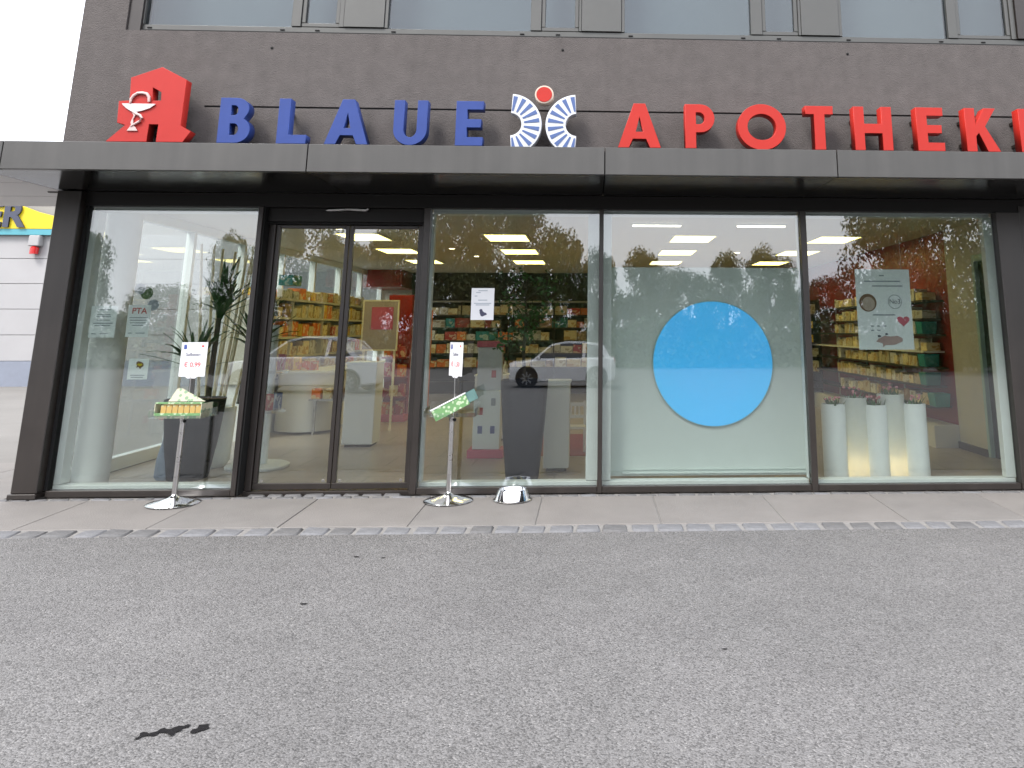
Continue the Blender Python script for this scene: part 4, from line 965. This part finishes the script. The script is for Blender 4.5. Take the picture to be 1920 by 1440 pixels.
# dog bowl
t = thing('dog_bowl', (-.655, -.205, -.008), 'shiny steel dog bowl on the pavement before the middle window', 'bowl')
MB().lathe([(.155,0),(.160,.004),(.150,.012),(.122,.082),(.118,.088),(.110,.086),(.100,.05),(.085,.03),(.0,.026)], 40, cap=False).build('bowl', 'chrome', t, True)
MB().lathe([(.163,.0),(.166,.004),(.160,.010)], 40, cap=False).build('rubber_ring', 'brushed_steel', t, True)

# ------------------------------------------------------------------ neighbouring shop on the left
nbx = thing('neighbour_building', (-20, 14, 0), 'white panelled shop building with yellow sign at the left edge', 'building')
MB().box((-10,.1,-.04),(11,16,5.5)).build('wall', 'panel_cream', nbx)
MB().box((-10.1,-.02,5.52),(11.1,16.1,5.75)).build('roof_edge', 'window_metal', nbx)
PX = [-10+5.25*i for i in range(5)]
for i in range(4):
    for j in range(5):
        z0 = .60+.66*j; MB().box((PX[i]+.008,.0,z0+.006),(PX[i+1]-.008,.095,z0+.654)).build('wall_panel', 'panel_white', nbx, bevel=.006)
    MB().box((PX[i]+.004,-.04,-.04),(PX[i+1]-.004,.095,.595)).build('base_panel', 'base_blue', nbx, bevel=.006)
put('sign_board', curve_mesh('sign_board', [[(-9.5,4.02),(6.6,4.02),(6.6,4.10),(5.75,4.34),(5.2,4.48),(4.7,4.66),(4.0,4.9),(-9.5,4.9)]], .12, 'yellow', .005), nbx, (0,-.13,0))
MB().box((-9.5,-.12,3.86),(6.6,.0,4.015)).build('sign_stripe', 'turquoise', nbx)
for chh, xx in (('E', 4.10), ('R', 4.62)):
    o = put('sign_letter', text_mesh('sign_letter', chh, .92, 'black_letter', .05, .03), nbx, (xx, -.19, 4.36)); o['label'] = 'black sign letter ' + chh
s = MB().box((5.12,-.2,3.56),(5.40,-.001,3.84)).build('alarm_siren', 'panel_white', nbx, bevel=.02); MB().lathe([(.10,0),(.10,.16),(.06,.2)], 16).build('siren_lamp', 'lamp_red', s, True, loc=(5.26,-.11,3.355))

# ------------------------------------------------------------------ cars parked across the forecourt (mirrored in the glass)
def car(name, x, y, rz, label, paint, L, W, Hh, prof, roof):
    t = thing(name, (x, y, gz(y)), label, 'car', 'cars parked across the forecourt', rz)
    t.rotation_euler[0] = 0
    def ring(px, zb, zt, w, tw):     # cross-section of the lower body
        return [(px,-w,zb+.05),(px,-w*.94,zb),(px,w*.94,zb),(px,w,zb+.05),(px,w,zb+(zt-zb)*.55),(px,w*.985,zt-.05),(px,tw,zt),(px,-tw,zt),(px,-w*.985,zt-.05),(px,-w,zb+(zt-zb)*.55)]
    mb = MB().loft([ring(px*L, zb*Hh, zt*Hh, w*W/2, w*W/2*.92) for px,zb,zt,w in prof]); mb.build('body', paint, t, True)
    def cab(f0, f1, r0, r1, zb, zt, wb, wt): return None
    rows = [(px*L, zt*Hh) for px, zt in roof]
    bz = [q for q in roof]
    g = []
    belt = .60*Hh
    for px,zt in roof:
        z = zt*Hh; k = (z-belt)/(Hh-belt); wt = W/2*(.90-.16*k)
        g.append([(px*L,-W/2*.905,belt-.03),(px*L,W/2*.905,belt-.03),(px*L,wt,z-.02),(px*L,-wt,z-.02)])
    MB().loft(g).build('glasshouse', 'car_glass', t, False)
    rf = []
    for px,zt in roof[1:-1]:
        z = zt*Hh; k = (z-belt)/(Hh-belt); wt = W/2*(.915-.16*k)
        rf.append([(px*L,-wt,z-.05),(px*L,wt,z-.05),(px*L,wt*.96,z),(px*L,-wt*.96,z)])
    MB().loft(rf).build('roof', paint, t, True)
    def pillar(p0, p1, w):
        for s in (-1,1):
            (xa,za),(xb,zb) = p0,p1
            ka = (za*Hh-belt)/(Hh-belt); kb = (zb*Hh-belt)/(Hh-belt); ya = s*W/2*(.912-.16*ka); yb = s*W/2*(.912-.16*kb)
            MB().loft([[(xa*L-w,ya-s*.05,za*Hh),(xa*L+w,ya-s*.05,za*Hh),(xa*L+w,ya+s*.012,za*Hh),(xa*L-w,ya+s*.012,za*Hh)],[(xb*L-w,yb-s*.05,zb*Hh),(xb*L+w,yb-s*.05,zb*Hh),(xb*L+w,yb+s*.012,zb*Hh),(xb*L-w,yb+s*.012,zb*Hh)]]).build('pillar', paint, t)
    pillar((roof[0][0], .59), (roof[1][0], roof[1][1]-.02), .04); mid = roof[len(roof)//2]; pillar((mid[0], .59), (mid[0]+.01, mid[1]-.02), .05)
    pillar((roof[-1][0]-.02, .59), (roof[-2][0], roof[-2][1]-.02), .09)
    tm = MB(); tm.lathe([(.20,-.09),(.285,-.10),(.31,-.07),(.31,.07),(.285,.10),(.20,.09)], 28); tme = tm.mesh('tyre', 'tyre', True)
    rm = MB(); rm.lathe([(.0,-.06),(.05,-.075),(.06,-.06),(.20,-.085),(.205,-.04)], 24, cap=False)
    for k in range(8):
        aa = k*math.pi/4; c, s_ = math.cos(aa), math.sin(aa); n = len(rm.v)
        for r_, w_ in ((.05,.022),(.195,.03)):
            rm.v += [(r_*c-w_*s_, r_*s_+w_*c, -.092), (r_*c+w_*s_, r_*s_-w_*c, -.092)]
        rm.f.append((n,n+1,n+3,n+2))
    rme = rm.mesh('rim', 'rim', True)
    for px in (-.325, .325):
        for s in (-1,1):
            o = put('wheel', tme, t, (px*L, s*(W/2-.072), .31), (R(90) if s < 0 else R(-90), 0, 0)); 
            q = put('rim', rme, o, (0,0,0), (R(180) if s < 0 else R(180),0,0))
            ar = MB().lathe([(.36,-.012),(.36,.012)], 28).build('wheel_arch', 'tyre', t, loc=(px*L, s*(W/2-.008), .335)); ar.rotation_euler = (R(90),0,0)
    for s in (-1,1):
        MB().box((-L/2+.02,s*W/2*.62-.16,.50*Hh-.07),(-L/2+.30,s*W/2*.62+.16,.50*Hh+.06)).build('headlight', 'lamp_clear', t, bevel=.03)
        MB().box((L/2-.14,s*W/2*.78-.09,.56*Hh-.12),(L/2-.01,s*W/2*.78+.09,.56*Hh+.12)).build('tail_light', 'lamp_red', t, bevel=.03)
        MB().box((-.23*L,s*(W/2+.06)-.07,.60*Hh),(-.23*L+.09,s*(W/2+.06)+.07,.60*Hh+.12)).build('wing_mirror', paint, t, bevel=.02)
        MB().box((-.10*L,s*(W/2-.002)-.006,.30*Hh),(-.10*L+.006,s*(W/2-.002)+.006,.56*Hh)).build('door_seam', 'tyre', t); MB().box((.10*L,s*(W/2)-.012,.50*Hh),(.10*L+.16,s*(W/2)+.012,.50*Hh+.03)).build('door_handle', paint, t)
    MB().box((-L/2-.012,-.26,.28*Hh),(-L/2+.02,.26,.28*Hh+.11)).build('number_plate', 'paper', t)
    return t
HP = [(-.5,.22,.40,.72),(-.485,.15,.50,.90),(-.42,.13,.55,.97),(-.30,.13,.595,1.0),(-.20,.13,.63,1.0),(0,.13,.635,1.0),(.25,.13,.65,1.0),(.42,.13,.66,.98),(.485,.17,.64,.93),(.5,.25,.58,.84)]
HR = [(-.27,.60),(-.11,.93),(.02,.995),(.20,.99),(.36,.94),(.46,.64)]
car('white_hatchback', -.92, -19.2, 0.0, 'small white hatchback mirrored in the middle window', 'car_white', 3.45, 1.62, 1.46, HP, HR)
SP = [(-.5,.22,.40,.72),(-.488,.15,.50,.90),(-.42,.13,.55,.97),(-.26,.13,.61,1.0),(-.18,.13,.635,1.0),(0,.13,.64,1.0),(.25,.13,.65,1.0),(.40,.13,.66,.98),(.488,.17,.63,.93),(.5,.25,.55,.84)]
SR = [(-.24,.60),(-.09,.93),(.02,1.0),(.17,.985),(.26,.93),(.39,.63)]
car('silver_estate_car', -8.2, -16.2, R(4), 'silver-white car mirrored in the sliding door', 'car_silver', 4.5, 1.80, 1.58, SP, SR)

# ------------------------------------------------------------------ trees and hedge across the forecourt (mirrored in the glass)
def crown_mesh(seed, m, n=20000, flat_=1.0):
    r = random.Random(seed); cs = []
    for i in range(70):
        a = r.uniform(0, 6.283); z = r.uniform(-.95, .92); k = math.sqrt(max(.05, 1-z*z))*r.uniform(.35,.95)
        cs.append((k*math.cos(a), k*math.sin(a), z, r.uniform(.16,.34)))
    v = []; f = []
    for i in range(n):
        c = r.choice(cs); d = Vector((r.gauss(0,1), r.gauss(0,1), r.gauss(0,1))).normalized()*c[3]*r.uniform(.55,1.15)
        p = Vector(c[:3]) + d; s = r.uniform(.020,.042)
        u = Vector((r.uniform(-1,1), r.uniform(-1,1), r.uniform(-1,1))).normalized(); w = u.cross(Vector((r.uniform(-1,1), r.uniform(-1,1), r.uniform(-1,1)))).normalized()
        k = len(v); v += [tuple(p-u*s), tuple(p+w*s*.55), tuple(p+u*s), tuple(p-w*s*.55)]; f.append((k,k+1,k+2,k+3))
    me = bpy.data.meshes.new('crown'); me.from_pydata(v, [], f); me.materials.append(MATS[m]); return me
CR = [crown_mesh(1,'leaf_tree_a'), crown_mesh(2,'leaf_tree_b'), crown_mesh(3,'leaf_tree_c'), crown_mesh(4,'leaf_tree_a')]
TK = []
for s in range(2):
    r = random.Random(50+s); mb = MB(); mb.tube([(0,0,-.06),(.01,0,.2),(-.01,.01,.45),(.02,0,.7)], [.035,.026,.020,.010], 8)
    for k in range(6):
        a = r.uniform(0,6.28); z = r.uniform(.3,.6); mb.tube([(0,0,z),(math.cos(a)*.12,math.sin(a)*.12,z+.12),(math.cos(a)*.26,math.sin(a)*.26,z+.26)], [.012,.008,.003], 5)
    TK.append(mb.mesh('trunk', 'bark', True))
TREES = ((140,54,430,55),(300,64,545,70),(430,58,455,45),(560,50,418,75),(735,54,418,65),(850,58,385,85),(945,60,382,85),(1040,62,435,65),(1115,64,478,48),(1215,58,478,55),(1295,66,515,50),(1370,60,482,52),(1455,58,468,48),(1560,62,525,55),(1690,40,350,85),(1815,42,350,95),(20,50,470,80),(1960,52,440,90),(640,66,470,70))
names = ['far left','left of the flag canes','behind the left window','behind the door, left','behind the door, right','tallest','second tallest','sloping','lowest of the middle group','bushy one left of the disc','small one above the disc','pointed one above the disc','slim one right of the disc','low one behind the poster','near one hanging into the right window','nearest at the right edge','outside the left edge','outside the right edge','dark one between the door trees']
for i,(px,Dd,ty,hw) in enumerate(TREES):
    x = Dd*(px-1108)/1506.0; y = -(Dd-7.3); g = gz(y); top = 1.415+(618-ty)*Dd/1506.0; rx = hw*Dd/1506.0*1.15
    h = top-g; t = thing('tree', (x, y, g), 'deciduous tree mirrored in the shop glass, %s' % names[i], 'tree', 'trees across the forecourt', i*1.3)
    put('trunk', TK[i % 2], t, None, None, (h*.8, h*.8, h)); zc = h*.52
    put('crown', CR[i % 4], t, (0,0,zc), (0,0,i*.9), (rx, rx, h-zc))
mb = MB(); r = random.Random(77)
for i in range(22000):
    x = r.uniform(-46, 34); hh = 2.3+.7*math.sin(x*.6)+.5*math.sin(x*1.7+1); p = Vector((x, -42.5+r.gauss(0,.6), gz(-43)+r.uniform(.05, max(.5,hh)))); s = r.uniform(.10,.22)
    u = Vector((r.uniform(-1,1), r.uniform(-1,1), r.uniform(-1,1))).normalized(); w = u.cross(Vector((r.uniform(-1,1), r.uniform(-1,1), .3))).normalized()
    k = len(mb.v); mb.v += [tuple(p-u*s), tuple(p+w*s*.6), tuple(p+u*s), tuple(p-w*s*.6)]; mb.f.append((k,k+1,k+2,k+3))
me = bpy.data.meshes.new('hedge'); me.from_pydata(mb.v, [], mb.f); me.materials.append(MATS['leaf_tree_c'])
tag(put('hedge', me), 'ragged green hedge along the far side of the forecourt', 'hedge', kind='stuff')
